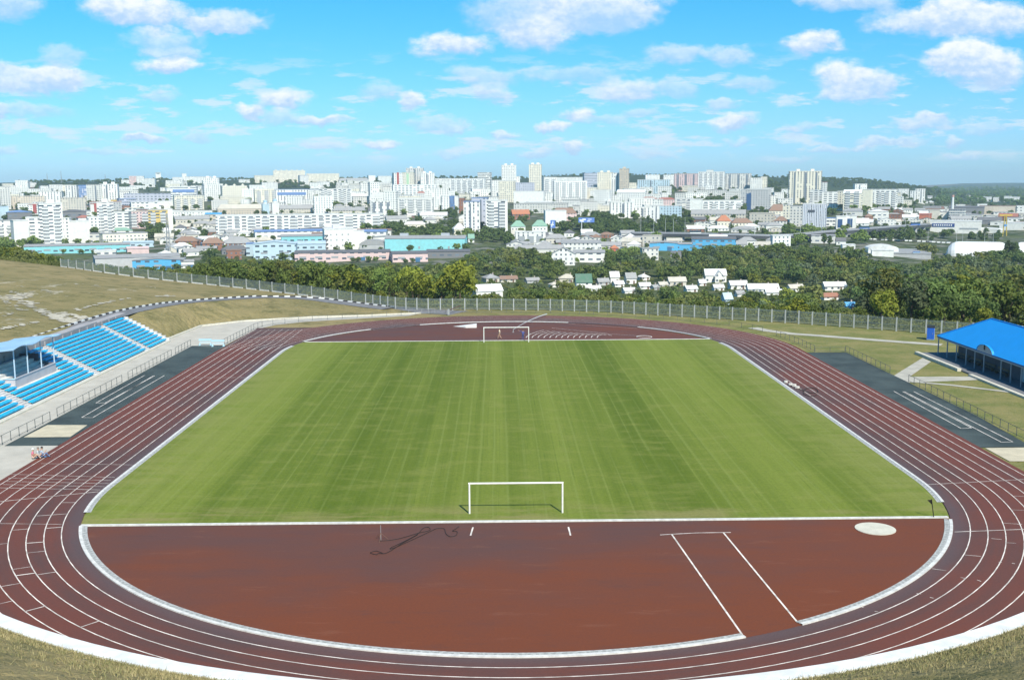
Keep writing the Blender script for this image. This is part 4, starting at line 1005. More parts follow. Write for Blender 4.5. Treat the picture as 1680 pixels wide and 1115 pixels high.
# ------------------------------------------------------------------ people
def person(label, loc, rz, J, shirt, legs, hair, skin=(.45,.28,.20), scale=1.0, sleeves=True, group=None, cap=None):
    """one skinned body from a joint skeleton; J overrides the standing joints"""
    B = dict(pelvis=(0,0,.95,.135), belly=(0,0,1.13,.125), chest=(0,0,1.36,.145), neck=(0,.005,1.51,.055), head=(0,.02,1.60,.082), crown=(0,.02,1.70,.085))
    for s, n in ((-1,'l'), (1,'r')):
        B.update({n+'sho': (s*.185,0,1.42,.062), n+'elb': (s*.25,-.01,1.14,.043), n+'wri': (s*.26,.07,.90,.030), n+'han': (s*.26,.10,.83,.030),
                  n+'hip': (s*.09,0,.88,.098), n+'kne': (s*.10,.03,.50,.064), n+'ank': (s*.10,-.01,.09,.045), n+'toe': (s*.115,.15,.04,.038)})
    for k, v in J.items(): B[k] = tuple(v)+((B[k][3],) if len(v) == 3 else ())
    E = [('pelvis','belly'),('belly','chest'),('chest','neck'),('neck','head'),('head','crown')]
    for n in 'lr': E += [('chest',n+'sho'),(n+'sho',n+'elb'),(n+'elb',n+'wri'),(n+'wri',n+'han'),('pelvis',n+'hip'),(n+'hip',n+'kne'),(n+'kne',n+'ank'),(n+'ank',n+'toe')]
    for n, s in (('l',-1),('r',1)):                 # four fingers of unequal length and a thumb
        h = np.array(B[n+'han'][:3]); d = h-np.array(B[n+'wri'][:3]); d /= np.linalg.norm(d)
        sd = np.cross(d, (s,0,.2)); sd /= np.linalg.norm(sd)
        for k, (o, L) in enumerate(((-.03,.065),(-.010,.082),(.010,.078),(.03,.058))):
            q = h+sd*o+d*L; B[f'{n}f{k}'] = (*q, .009); E.append((n+'han', f'{n}f{k}'))
        w = np.array(B[n+'wri'][:3])*.5+h*.5; q = w-sd*.055+d*.035; B[n+'th'] = (*q, .010); E.append((n+'han', n+'th'))
    keys = list(B); ix = {k: i for i, k in enumerate(keys)}
    me = bpy.data.meshes.new('body'); me.from_pydata([B[k][:3] for k in keys], [(ix[a], ix[b]) for a, b in E], [])
    o = link('body', me); sk = o.modifiers.new('skin', 'SKIN'); sub = o.modifiers.new('sub', 'SUBSURF'); sub.levels = 1; sub.render_levels = 1
    for i, k in enumerate(keys):
        v = me.skin_vertices[0].data[i]; v.radius = (B[k][3]*1.12, B[k][3]*1.12); v.use_root = (k == 'pelvis')
    dg = bpy.context.evaluated_depsgraph_get(); me2 = bpy.data.meshes.new_from_object(o.evaluated_get(dg)); bpy.data.objects.remove(o)
    mk = lambda c: mat('cloth_%02d%02d%02d' % tuple(int(x*99) for x in c), c, .85)
    me2.materials.clear()
    for m in (mat('skin_%02d' % int(skin[0]*99), skin, .6), mk(shirt), mk(legs), mat('shoe', (.08,.08,.08), .7)): me2.materials.append(m)
    KP = np.array([B[k][:3] for k in keys])
    def cls(k):
        if k in ('head','crown','neck') or k[1:] in ('wri','han','th') or (len(k) == 3 and k[1] == 'f'): return 0
        if k[1:] == 'toe': return 3
        if k[1:] in ('hip','kne','ank') or k == 'pelvis': return 2
        if k[1:] == 'elb' and not sleeves: return 0
        return 1
    C = [cls(k) for k in keys]
    for p in me2.polygons:
        p.use_smooth = True; p.material_index = C[int(np.argmin(np.linalg.norm(KP-np.array(p.center), axis=1)))]
    o = link('person', me2, None, loc, rz); o.scale = (scale,)*3
    tag(o, label, 'person', group)
    h = np.array(B['crown'][:3]); hd = MB()
    rings = []
    for a in range(5):                              # hair: a cap round the back and top of the head
        el = math.radians(-10+a*24); rings.append([h+np.array([.100*math.cos(el)*math.cos(b), .106*math.cos(el)*math.sin(b)-.015, .105*math.sin(el)]) for b in np.linspace(0, 2*math.pi, 13)[:-1]])
    for a in range(4):
        for k in range(12): hd.face([rings[a][k], rings[a][(k+1)%12], rings[a+1][(k+1)%12], rings[a+1][k]])
    hd.face(rings[4])
    link('cap' if cap else 'hair', hd.mesh('hair', mat('hair_%02d' % int(hair[0]*99), hair, .8), True), o)
    f = np.array(B['head'][:3]); fm = MB()
    fm.face([f+np.array(q) for q in ((-.014,.088,.0),(.014,.088,.0),(0,.115,.005))]).face([f+np.array(q) for q in ((-.012,.088,.0),(0,.115,.005),(0,.090,.05))]).face([f+np.array(q) for q in ((.012,.088,.0),(0,.090,.05),(0,.115,.005))])
    link('nose', fm.mesh('nose', mat('skin_%02d' % int(skin[0]*99), skin, .6)), o)
    em = MB()
    for s in (-1, 1): em.face([f+np.array([s*.034+a, .094, .055+b]) for a, b in ((-.014,-.007),(.014,-.007),(.014,.007),(-.014,.007))])
    em.face([f+np.array([a, .092, -.03+b]) for a, b in ((-.025,-.005),(.025,-.005),(.025,.005),(-.025,.005))])
    link('face', em.mesh('face', mat('face_dark', (.06,.03,.03), .6)), o)
    return o
SIT = dict(pelvis=(0,0,.16,.14), belly=(0,.0,.34,.13), chest=(0,.03,.56,.145), neck=(0,.05,.71,.055), head=(0,.075,.79,.082), crown=(0,.075,.89,.085))
for s, n in ((-1,'l'), (1,'r')):
    SIT.update({n+'sho': (s*.18,.03,.62), n+'elb': (s*.23,.10,.38), n+'wri': (s*.14,.30,.42), n+'han': (s*.11,.36,.42), n+'hip': (s*.10,.06,.14), n+'kne': (s*.13,.42,.42), n+'ank': (s*.11,.62,.08), n+'toe': (s*.12,.77,.05)})
g = 'people sitting at the track edge'
c = at(53.5, 752.5); person('person in pink with a white cap sitting at the track edge', c, R(-70), SIT, (.62,.16,.26), (.55,.40,.32), (.78,.78,.76), group=g, scale=1.08, sleeves=False, cap=True)
c = at(62, 751); person('person in pale grey top and jeans sitting between two others at the track edge', c, R(-80), SIT, (.45,.48,.50), (.10,.15,.28), (.22,.19,.17), group=g, scale=1.12)
S2 = dict(SIT); S2.update(head=(0,.11,.80,.082), crown=(0,.12,.89,.085), relb=(.25,.16,.42), rwri=(.22,.34,.60), rhan=(.20,.40,.64))
c = at(67.5, 750.5); person('dark-haired person in light blue sitting nearest the track lanes', c, R(-60), S2, (.36,.44,.55), (.12,.18,.34), (.03,.03,.03), group=g, scale=1.12)
WK = dict(lkne=(-.10,.20,.52), lank=(-.10,.24,.10), ltoe=(-.11,.40,.05), rkne=(.10,-.02,.50), rank=(.10,-.30,.14), rtoe=(.11,-.17,.05), lelb=(-.25,-.12,1.15), lwri=(-.26,-.05,.92), lhan=(-.26,-.02,.85), relb=(.25,.08,1.14), rwri=(.25,.24,.98), rhan=(.25,.29,.93))
c = at(819.5, 555.5); person('person in cream shirt walking behind the far goal', c, R(70), WK, (.78,.66,.50), (.50,.34,.24), (.10,.07,.05), group='people behind the far goal', sleeves=False)
ARM = dict(lsho=(-.185,.03,1.44), lelb=(-.42,.16,1.50), lwri=(-.62,.30,1.62), lhan=(-.68,.34,1.66), lkne=(-.12,.06,.5), lank=(-.16,.02,.09), ltoe=(-.18,.18,.04))
c = at(858, 557.8); person('person in dark blue reaching out one arm beside the far goal post', c, R(15), ARM, (.07,.09,.26), (.06,.08,.20), (.08,.06,.05), group='people behind the far goal')

# ------------------------------------------------------------------ trees
def leaf_cloud(rs, centres, radii, n, size, squash=.85):
    """many small leaf faces laid over the surface of every clump"""
    V = []
    for c, r in zip(centres, radii):
        m = max(6, int(n*(r**2)))
        d = rs.normal(size=(m, 3)); d /= np.linalg.norm(d, axis=1)[:, None]
        d[:, 2] = np.where(d[:, 2] < -.5, -d[:, 2], d[:, 2])
        p = c + d*(r*rs.uniform(.72, 1.08, m)[:, None])*np.array([1, 1, squash])
        nrm = d + rs.normal(scale=.45, size=(m, 3)); nrm /= np.linalg.norm(nrm, axis=1)[:, None]
        a = np.cross(nrm, rs.normal(size=(m, 3))); a /= np.linalg.norm(a, axis=1)[:, None]; b = np.cross(nrm, a)
        s = size*rs.uniform(.6, 1.35, m)[:, None]
        V.append(np.stack([p-a*s-b*s*.55, p+a*s-b*s*.35, p+a*s*.75+b*s*.6, p-a*s*.7+b*s*.65], 1))
    return np.concatenate(V).reshape(-1, 3)
def quads(name, V, m):
    me = bpy.data.meshes.new(name); n = len(V)//4
    me.vertices.add(len(V)); me.vertices.foreach_set('co', V.astype(np.float32).ravel())
    me.loops.add(n*4); me.loops.foreach_set('vertex_index', np.arange(n*4, dtype=np.int32))
    me.polygons.add(n); me.polygons.foreach_set('loop_start', np.arange(0, n*4, 4, dtype=np.int32)); me.polygons.foreach_set('loop_total', np.full(n, 4, np.int32))
    me.materials.append(m); me.update(calc_edges=True); me.validate(); return me
def clumps(rs, kind, H):
    if kind == 'broad': rx, rz, cz, k = H*.46, H*.36, H*.58, 26
    elif kind == 'tall': rx, rz, cz, k = H*.30, H*.42, H*.56, 24
    elif kind == 'poplar': rx, rz, cz, k = H*.13, H*.47, H*.52, 22
    elif kind == 'conic': rx, rz, cz, k = H*.30, H*.44, H*.54, 24
    else: rx, rz, cz, k = H*.62, H*.44, H*.46, 16
    C = []; Rr = []
    for i in range(k):
        d = rs.normal(size=3); d /= np.linalg.norm(d); f = rs.uniform(.35, .92)
        c = d*f*np.array([rx, rx, rz])
        if kind == 'conic': c[:2] *= 1.15-.65*(c[2]/rz*.5+.5)
        C.append(c+np.array([0, 0, cz])); Rr.append(min(rx, rz)*rs.uniform(.26, .48)*(1.7 if kind == 'poplar' else 1))
    return C, Rr
BARK = mat('bark', (.11,.085,.06), .95, var=.3, vscale=2)
LEAF = {'dark': leaf_mat('leaf_dark', (.060,.096,.026), (.150,.205,.060)), 'mid': leaf_mat('leaf_mid', (.090,.132,.028), (.200,.252,.064)), 'yellow': leaf_mat('leaf_yellow', (.145,.175,.022), (.28,.30,.048)),
        'grey': leaf_mat('leaf_grey', (.078,.106,.050), (.170,.205,.105)), 'olive': leaf_mat('leaf_olive', (.100,.120,.028), (.205,.212,.066)), 'pine': leaf_mat('leaf_pine', (.026,.046,.024), (.062,.090,.042))}
def trunk_mesh(rs, H, kind):
    mb = MB(); top = H*(.8 if kind in ('poplar','conic') else .55); P = [(0,0,-1.2)]
    for k in range(1, 5): P.append((rs.normal()*.03*H*k/4, rs.normal()*.03*H*k/4, top*k/4))
    mb.tube(P, H*.026, 7, r1=H*.009)
    for k in range(5):
        z = H*rs.uniform(.22, .5); a = rs.uniform(0, 6.28); L = H*rs.uniform(.18, .34)*(.35 if kind == 'poplar' else 1)
        mb.tube([(0,0,z), (L*.5*math.cos(a), L*.5*math.sin(a), z+L*.35), (L*math.cos(a), L*math.sin(a), z+L*.85)], H*.011, 5, r1=H*.004)
    return mb.mesh('trunk', BARK, True)
PROTO = {}
def proto(kind, col, H, dens, leaf, seed):
    rs = np.random.RandomState(seed); C, Rr = clumps(rs, kind, H)
    V = leaf_cloud(rs, C, Rr, dens, leaf)
    PROTO.setdefault((kind, col), []).append((quads('crown', V, LEAF[col]), trunk_mesh(rs, H, kind), H))
for i, (k, c, H) in enumerate([('broad','dark',10),('broad','dark',11),('broad','mid',10),('broad','mid',11),('broad','olive',10),('broad','yellow',8),('broad','grey',10),('tall','mid',13),('tall','grey',13),('tall','dark',13),('conic','yellow',11),('poplar','dark',17),('bush','yellow',3.6),('bush','olive',3.4),('bush','mid',3.6),('conic','pine',13)]):
    proto(k, c, H, (90 if k == 'poplar' else 30) if k != 'bush' else 46, .30 if k != 'bush' else .17, 100+i)
NAMES = {('broad','dark'): ('broadleaf_tree', 'dark green round-crowned tree'), ('broad','mid'): ('broadleaf_tree', 'mid green round-crowned tree'), ('broad','olive'): ('broadleaf_tree', 'olive brown-green broad tree'),
         ('broad','yellow'): ('broadleaf_tree', 'low yellow-green spreading tree'), ('broad','grey'): ('willow_tree', 'soft grey-green willow'), ('tall','mid'): ('broadleaf_tree', 'tall mid green tree'), ('tall','grey'): ('willow_tree', 'tall grey-green willow'),
         ('tall','dark'): ('broadleaf_tree', 'tall dark green tree'), ('conic','yellow'): ('young_tree', 'bright yellow-green pointed tree'), ('poplar','dark'): ('poplar_tree', 'slim dark poplar'), ('bush','yellow'): ('bush', 'yellow-green bush'), ('bush','olive'): ('bush', 'dull olive bush'), ('bush','mid'): ('bush', 'fresh green bush'), ('conic','pine'): ('conifer_tree', 'dark pointed conifer')}
TREES = []                                          # (x, y, radius, top z) of everything planted
def tree(kc, x, y, z, H, where, group, label=None):
    v = rng.choice(PROTO[kc]); nm, lab = NAMES[kc]; s = H/v[2]
    t = thing(nm, label or (lab+' '+where), 'bush' if kc[0] == 'bush' else 'tree', (x, y, z), rng.uniform(0, 6.28), group)
    t.scale = (s*rng.uniform(.9, 1.15), s*rng.uniform(.9, 1.15), s)
    link('crown', v[0], t); link('trunk', v[1], t); TREES.append((x, y, H*.45, z+H)); return t

# small houses standing among the trees below the fence: (x0, x1, y of ridge, y of foot, wall colour, roof colour, roof kind, turn, label)
VILLAGE = [
 (776,822,466,489,'w','W','gable',70,'big pale sheet-roofed house rising behind the far left fence posts'),(790,820,449,463,'b','G','hip',20,'low house with grey hipped roof above the pale sheet-roofed house'),
 (820,848,452,463,'b','N','gable',80,'low house with brown roof among trees left of the yellow-green tree'),(917,944,449,464,'b','B','hip',0,'house with pale beige hipped roof left of the green-roofed house'),
 (943,971,449,478,'w','E','gable',8,'tall white house with dark green gable roof'),(980,998,456,468,'g','G','gable',75,'small grey house between two white gabled houses'),(999,1016,445,464,'w','W','gable',12,'narrow white house with steep white gable'),
 (1024,1044,447,466,'w','G','gable',15,'white house with brown-edged steep gable among dark trees'),(1045,1066,449,460,'w','W','hip',30,'white house with flat white hipped roof'),(1022,1041,473,481,'w','W','gable',70,'white shed roof low among dark trees near the fence'),
 (1096,1124,454,469,'b','B','gable',75,'house with pale beige roof left of the double-gabled white house'),(1154,1191,441,463,'w','W','cross',10,'large white double-gabled house above the belt of trees'),(1145,1158,458,469,'w','W','gable',20,'small white outhouse beside the double-gabled house'),
 (1196,1224,460,474,'w','W','gable',70,'long white roof right of the double-gabled house'),(1226,1275,465,481,'w','W','gable',80,'wide white-roofed house among the trees at the right'),(1184,1200,480,500,'l','L','gable',30,'pale blue shed just behind the tall fence'),
 (1292,1316,466,479,'w','B','gable',60,'white garden shed beside the yellow bushes'),(1351,1385,462,476,'w','W','gable',72,'house with long white roof and chimney at the right'),(1348,1373,480,492,'w','K','gable',65,'small white and brick house below the chimneyed house'),
 (1388,1399,496,507,'s','S','gable',20,'small bright blue shed among the bushes behind the fence'),(1068,1080,468,476,'g','G','gable',45,'tiny grey roof between two dark trees'),(862,884,455,464,'g','G','gable',70,'grey roof just above the yellow-green tree'),
 (1006,1022,460,471,'w','W','gable',70,'low white-roofed house in front of the narrow white gable'),(1048,1066,463,474,'w','W','gable',75,'white sheet roof half hidden left of the tiny grey roof'),(1078,1096,462,472,'w','B','gable',20,'small white house right of the tiny grey roof'),
 (1124,1142,468,479,'w','W','gable',70,'white roof sunk in trees below the double-gabled house'),(1204,1222,476,487,'w','G','gable',25,'small white house with grey roof right of the pale blue shed'),(1170,1186,466,477,'w','W','gable',75,'white lean-to roof directly below the double-gabled house'),
 (968,984,468,478,'w','W','gable',72,'white shed roof right of the green-roofed house'),(1256,1284,474,484,'w','W','gable',78,'second white roof in front of the wide white-roofed house'),(900,918,462,471,'w','B','hip',20,'small pale hipped roof left of the beige hipped house')]
HCOL = {'w': (.82,.81,.77), 'b': (.62,.58,.50), 'g': (.50,.50,.50), 'l': (.50,.64,.72), 's': (.10,.44,.74), 'k': (.30,.14,.09), 'c': (.80,.75,.62), 'n': (.60,.52,.42), 'p': (.72,.54,.52), 'y': (.72,.52,.16), 't': (.26,.64,.68), 'd': (.20,.20,.21), 'v': (.54,.56,.65), 'r': (.48,.14,.08), 'e': (.68,.67,.63)}
RCOL = {'W': (.76,.76,.74), 'G': (.34,.34,.34), 'N': (.27,.16,.11), 'B': (.56,.52,.44), 'E': (.07,.17,.11), 'K': (.36,.16,.10), 'L': (.48,.62,.72), 'S': (.08,.36,.66), 'R': (.38,.13,.09), 'D': (.13,.13,.14), 'A': (.15,.26,.50), 'T': (.20,.62,.68), 'V': (.38,.42,.55), 'O': (.46,.17,.08), 'Q': (.22,.40,.30)}
HW = facade('house_wall', 'h'); PLAIN = mat('plain_wall', (.8,.8,.8))
def obj_mat(name, rough=.8, var=.15):
    m = bpy.data.materials.new(name); m.use_nodes = True; t = NT(m.node_tree); b = t.n['Principled BSDF']; oi = t.new('ShaderNodeObjectInfo'); tc = t.new('ShaderNodeTexCoord')
    n = t.noise(tc.outputs['Object'], .35, 4, .65); t.l.new(t.mix(t.math('MULTIPLY', t.step(n, .35, .7), var*2), oi.outputs['Color'], (.2,.2,.2)), b.inputs['Base Color']); b.inputs['Roughness'].default_value = rough; return m
ROOFM = obj_mat('roof_sheet', .75, .16); BLANK = obj_mat('blank_wall', .85, .10); TRIM = obj_mat('trim', .7, .05)
def colour(o, c): o.color = (*c, 1); return o
def gable_mb(w, d, h, rh, ov=.4, kind='gable'):
    """walls (with gable triangles) and roof for a house of w x d, eaves at h, ridge at h+rh; ridge runs along x"""
    wl = MB().box(-w/2, w/2, -d/2, d/2, -2.0, h); rf = MB()
    if kind in ('gable', 'cross'):
        for s in (-1, 1): wl.face([(s*w/2, -d/2, h), (s*w/2, d/2, h), (s*w/2, 0, h+rh)])
        a = rh/(d/2)*ov
        for s in (-1, 1):
            rf.face([(-w/2-ov, s*(d/2+ov), h-a), (w/2+ov, s*(d/2+ov), h-a), (w/2+ov, 0, h+rh+.06), (-w/2-ov, 0, h+rh+.06)])
            rf.face([(-w/2-ov, s*(d/2+ov), h-a), (w/2+ov, s*(d/2+ov), h-a), (w/2+ov, s*(d/2+ov), h-a-.2), (-w/2-ov, s*(d/2+ov), h-a-.2)])
            for e in (-1, 1): rf.face([(e*(w/2+ov), s*(d/2+ov), h-a), (e*(w/2+ov), 0, h+rh+.06), (e*(w/2+ov), 0, h+rh-.2), (e*(w/2+ov), s*(d/2+ov), h-a-.2)])
    elif kind == 'hip':
        r = max(.2, w/2-d/2); W_, D_ = w/2+ov, d/2+ov; z = h-.1
        A, B, C, D4, P, Q = (-W_,-D_,z),(W_,-D_,z),(W_,D_,z),(-W_,D_,z),(-r,0,h+rh),(r,0,h+rh)
        rf.face([A,B,Q,P]).face([C,D4,P,Q]).face([B,C,Q]).face([D4,A,P])
        for a, b in ((A,B),(B,C),(C,D4),(D4,A)): rf.face([a, b, (b[0],b[1],z-.2), (a[0],a[1],z-.2)])
    return wl, rf
HOUSE_RECT = []
def house(x0, x1, yt, yb, wc, rc, kind, turn, label, pos=None, name='house', cat='house', group=None, chim=True):
    c = at_ground((x0+x1)/2, yb) if pos is None else pos
    dist = np.linalg.norm((c-CAMP)[:2]); sc = F_PX/dist; wpx = (x1-x0)/sc; htot = max(3.0, z_at((x0+x1)/2, yt, c))
    th = R(turn); d = min(9.0, wpx*.8); w = max(4.0, (wpx-d*abs(math.sin(th)))/max(.35, abs(math.cos(th)))) if turn < 50 else max(5, min(16, wpx))
    if turn >= 50: d = max(5.5, wpx*.55); 
    phi = math.atan2(c[0]-CX, c[1]); t = thing(name, label, cat, c, -phi+th, group)
    if turn >= 50: t.rotation_euler.z = -phi + R(90-turn)   # ridge across the view: broad roof slope faces the camera
    h = htot*.58; rh = htot-h
    wl, rf = gable_mb(w, d, h, rh, .4, kind)
    o = colour(wl.build('wall', HW, t), HCOL[wc]); r = colour(rf.build('roof', ROOFM, t), RCOL[rc])
    if kind == 'cross':
        wl, rf = gable_mb(d*.9, w*.42, h*.9, rh*.95, .35, 'gable'); g = colour(wl.build('wing_wall', HW, t, (w*.12, -d*.45, 0), R(90)), HCOL[wc]); colour(rf.build('wing_roof', ROOFM, t, (w*.12, -d*.45, 0), R(90)), RCOL[rc])
    if chim: colour(MB().box(-.3, .3, -.3, .3, 0, 1.5).build('chimney', TRIM, r, (w*.2, d*.12, h+rh*.6)), (.45,.38,.33))
    dr = MB().box(-.5, .5, -.06, 0, -.5, 2.1).build('door', mat('door_brown', (.16,.10,.07), .7), t, (w*.25, -d/2-.003, 0))
    HOUSE_RECT.append((x0, x1, yt, yb, c[1])); return t
for q in VILLAGE: house(*q, group='houses among the trees below the stadium')

# the belt of trees between the fence and the town
BELT_TOP = [(0,400),(40,408),(80,418),(130,428),(200,437),(270,440),(300,440),(330,432),(340,420),(365,420),(380,424),(440,424),(480,426),(520,428),(600,436),(640,430),(690,436),(740,428),(770,418),(800,408),(860,404),(900,414),(915,432),(945,440),(985,430),(995,415),(1030,408),(1058,414),(1072,434),(1095,430),(1105,412),(1150,402),(1210,396),(1260,392),(1300,398),(1380,398),(1420,412),(1442,424),(1500,436),(1520,428),(1560,416),(1620,410),(1680,412)]
bx_, by_ = zip(*BELT_TOP)
cand = []
rs = np.random.RandomState(5)
for yy in np.concatenate([np.linspace(0, 1, 46)]):
    pass
def fence_y(u):                                     # Y of the fence along a direction
    a = np.array([CX, 0.]); dr = np.array([math.tan(math.atan(u)+YAW), 1.])
    for p, q in zip(FENCE_EXT[:-1], FENCE_EXT[1:]):
        e = q[:2]-p[:2]; den = dr[0]*e[1]-dr[1]*e[0]
        if abs(den) < 1e-9: continue
        w = p[:2]-a; t_ = (w[0]*e[1]-w[1]*e[0])/den; s_ = (w[0]*dr[1]-w[1]*dr[0])/den
        if 0 <= s_ <= 1 and t_ > 0: return t_
    return 230.
row = 9.0; 
for px0 in np.arange(-60, 1745, 1.0): pass
grid = []
Y = 0.0
dists = [];  d_ = 8.0
while d_ < 640: dists.append(d_); d_ += 9.5+d_*.021
for d_ in dists:
    px = -80.0 + rs.uniform(0, 20)
    while px < 1760:
        u = (px-840)/F_PX; yf = fence_y(u); y = yf + d_ + rs.uniform(-5, 5); sc = F_PX/y
        x = CX + y*math.tan(math.atan(u)+YAW)
        grid.append((px, x, y)); px += (7.4+rs.uniform(-1.5, 3.0))*sc
def choose(px, py, d):
    r = rs.random_sample()
    if d < 14: return [('bush','yellow'),('bush','olive'),('bush','mid'),('broad','yellow'),('broad','mid')][int(r*5)]
    if px > 1300:
        return ('broad','dark') if r < .18 else ('broad','mid') if r < .48 else ('broad','olive') if r < .64 else ('broad','yellow') if r < .74 else ('tall','dark') if r < .83 else ('tall','grey') if r < .93 else ('broad','grey')
    if px < 330: return ('broad','olive') if r < .35 else ('broad','mid') if r < .65 else ('broad','yellow') if r < .85 else ('broad','dark')
    return ('broad','mid') if r < .36 else ('broad','dark') if r < .50 else ('broad','olive') if r < .72 else ('broad','grey') if r < .80 else ('tall','mid') if r < .88 else ('broad','yellow') if r < .96 else ('tall','dark')
plan = []
for px, x, y in grid:
    z = tz(x, y) if y < 420 else float(far_z(np.array([x]), np.array([y]))[0]); d = y-fence_y((px-840)/F_PX)
    kc = choose(px, y, d); H = {'bush': rs.uniform(2.2, 4.6), 'broad': rs.uniform(5.5, 13.0), 'tall': rs.uniform(9, 15), 'conic': 9}[kc[0]]
    if px < 330: H = min(H, 5.5 + d*.09)
    lim = np.interp(px, bx_, by_)
    for tries in range(4):
        qx, qy, qz = to_px((x, y, z+H))
        if qy >= lim-2: break
        H *= .8
    if qy < lim-3 or H < 2.2: continue
    f = to_px((x, y, z)); hw = H*.42*F_PX/y
    # keep the houses in sight
    bad = False
    for (a, b, t_, bt, hy) in HOUSE_RECT:
        if y < hy+6 and qx+hw*.7 > a and qx-hw*.7 < b and qy < bt-(bt-t_)*.52 and f[1] > t_:
            bad = True
        if abs(y-hy) < 7 and abs(qx-(a+b)/2) < (b-a)/2+hw*.7: bad = True
    if bad and y < 0: pass
    if bad:
        H2 = 2.6; q2 = to_px((x, y, z+H2)); bad2 = any(y < hy+6 and qx+hw*.6 > a and qx-hw*.6 < b and q2[1] < bt-(bt-t_)*.45 and f[1] > t_ for (a, b, t_, bt, hy) in HOUSE_RECT)
        if bad2: continue
        kc, H = ('bush', rs.choice(['mid','olive'])), H2
    plan.append((H*F_PX/y, kc, x, y, z, H, px, d))
# trees one can single out
SPECIAL = [(('conic','yellow'), 886, 478, 456, 'bright yellow-green pointed tree standing alone between the roofs'), (('broad','yellow'), 510, 474, 432, 'large sunlit yellow-green tree behind the fence at the left'), (('conic','yellow'), 636, 474, 424, 'tall bright green pointed tree behind the fence, left of centre'),
           (('broad','yellow'), 930, 490, 462, 'bright green bushy tree just behind the fence, below the green-roofed house'), (('broad','dark'), 345, 440, 402, 'big dark lone tree right of the white and blue hall'), (('broad','yellow'), 375, 450, 424, 'yellow-green tree right of the big dark lone tree'),
           (('broad','yellow'), 1290, 508, 470, 'large golden-green tree behind the fence, right of the pale blue shed'), (('poplar','dark'), 1352, 404, 378, 'slim dark poplar left of its twin above the belt'), (('poplar','dark'), 1361, 406, 382, 'slim dark poplar right of its twin above the belt'),
           (('poplar','dark'), 1652, 425, 388, 'slim dark poplar in front of the white arched hall, leftmost of three'), (('poplar','dark'), 1660, 426, 394, 'slim dark poplar in front of the white arched hall, middle of three'), (('poplar','dark'), 1667, 425, 391, 'slim dark poplar in front of the white arched hall, rightmost of three'),
           (('poplar','dark'), 1286, 392, 362, 'broad dark poplar left of the grey office block'), (('poplar','dark'), 1315, 386, 370, 'small dark poplar at the left foot of the grey office block'), (('broad','yellow'), 1400, 450, 422, 'wide golden-green tree low in the wood at the right'), (('tall','grey'), 1362, 455, 425, 'pale grey-green willow below the twin poplars')]
for kc, px, yb, yt, lab in SPECIAL:
    c = at_ground(px, yb); dist = np.linalg.norm((c-CAMP)[:2]); H = z_at(px, yt, c)
    tree(kc, c[0], c[1], c[2]-.2, H, '', 'trees one can pick out beyond the fence', lab)
plan.sort(key=lambda q: -q[0])
where = lambda px, d: ('at the foot of the tall fence' if d < 16 else 'in the wood below the hillside fence' if px < 640 else 'in the belt behind the far bend, amid the houses' if px < 1300 else 'in the dense wood at the right, behind the fence')
N_IND = 280
for k, (s, kc, x, y, z, H, px, d) in enumerate(plan[:N_IND]):
    w = where(px, d); tree(kc, x, y, z-.2, H, w, 'wood beyond the fence: '+NAMES[kc][1]+' '+w)
rest = plan[N_IND:]
print('belt trees', len(plan))
def mass(name, items, col, dens, leaf, seed):
    rs = np.random.RandomState(seed); PV = []
    for v in range(5):
        C, Rr = clumps(rs, 'broad', 10.0); PV.append(leaf_cloud(rs, C, Rr, dens, leaf))
    V = []
    for i, (x, y, z, H) in enumerate(items):
        a = rs.uniform(0, 6.28); s = H/10; c, n = math.cos(a), math.sin(a); P = PV[i % 5]; sx = s*rs.uniform(.85, 1.25)
        V.append(np.stack([(P[:, 0]*c-P[:, 1]*n)*sx+x, (P[:, 0]*n+P[:, 1]*c)*sx+y, P[:, 2]*s+z], 1))
    if not V: return
    o = link(name, quads(name, np.concatenate(V), LEAF[col])); o['kind'] = 'stuff'; return o
by = {}
for (s, kc, x, y, z, H, px, d) in rest: by.setdefault(kc[1], []).append((x, y, z, H))
for i, (c, items) in enumerate(by.items()): mass('woodland', items, c, 15, .46, 300+i)
# rough growth under the belt, close behind the fence
V = []
rs2 = np.random.RandomState(77)
for px in np.arange(-20, 1710, 3.2):
    u = (px-840)/F_PX; yf = fence_y(u)
    for k in range(3):
        y = yf+rs2.uniform(2.5, 16); x = CX+y*math.tan(math.atan(u)+YAW); z = tz(x, y); h = rs2.uniform(.5, 1.3)
        V.append(leaf_cloud(rs2, [np.array([x, y, z+h*.4])], [h], 22, .16))
o = link('undergrowth', quads('undergrowth', np.concatenate(V), LEAF['olive'])); o['kind'] = 'stuff'

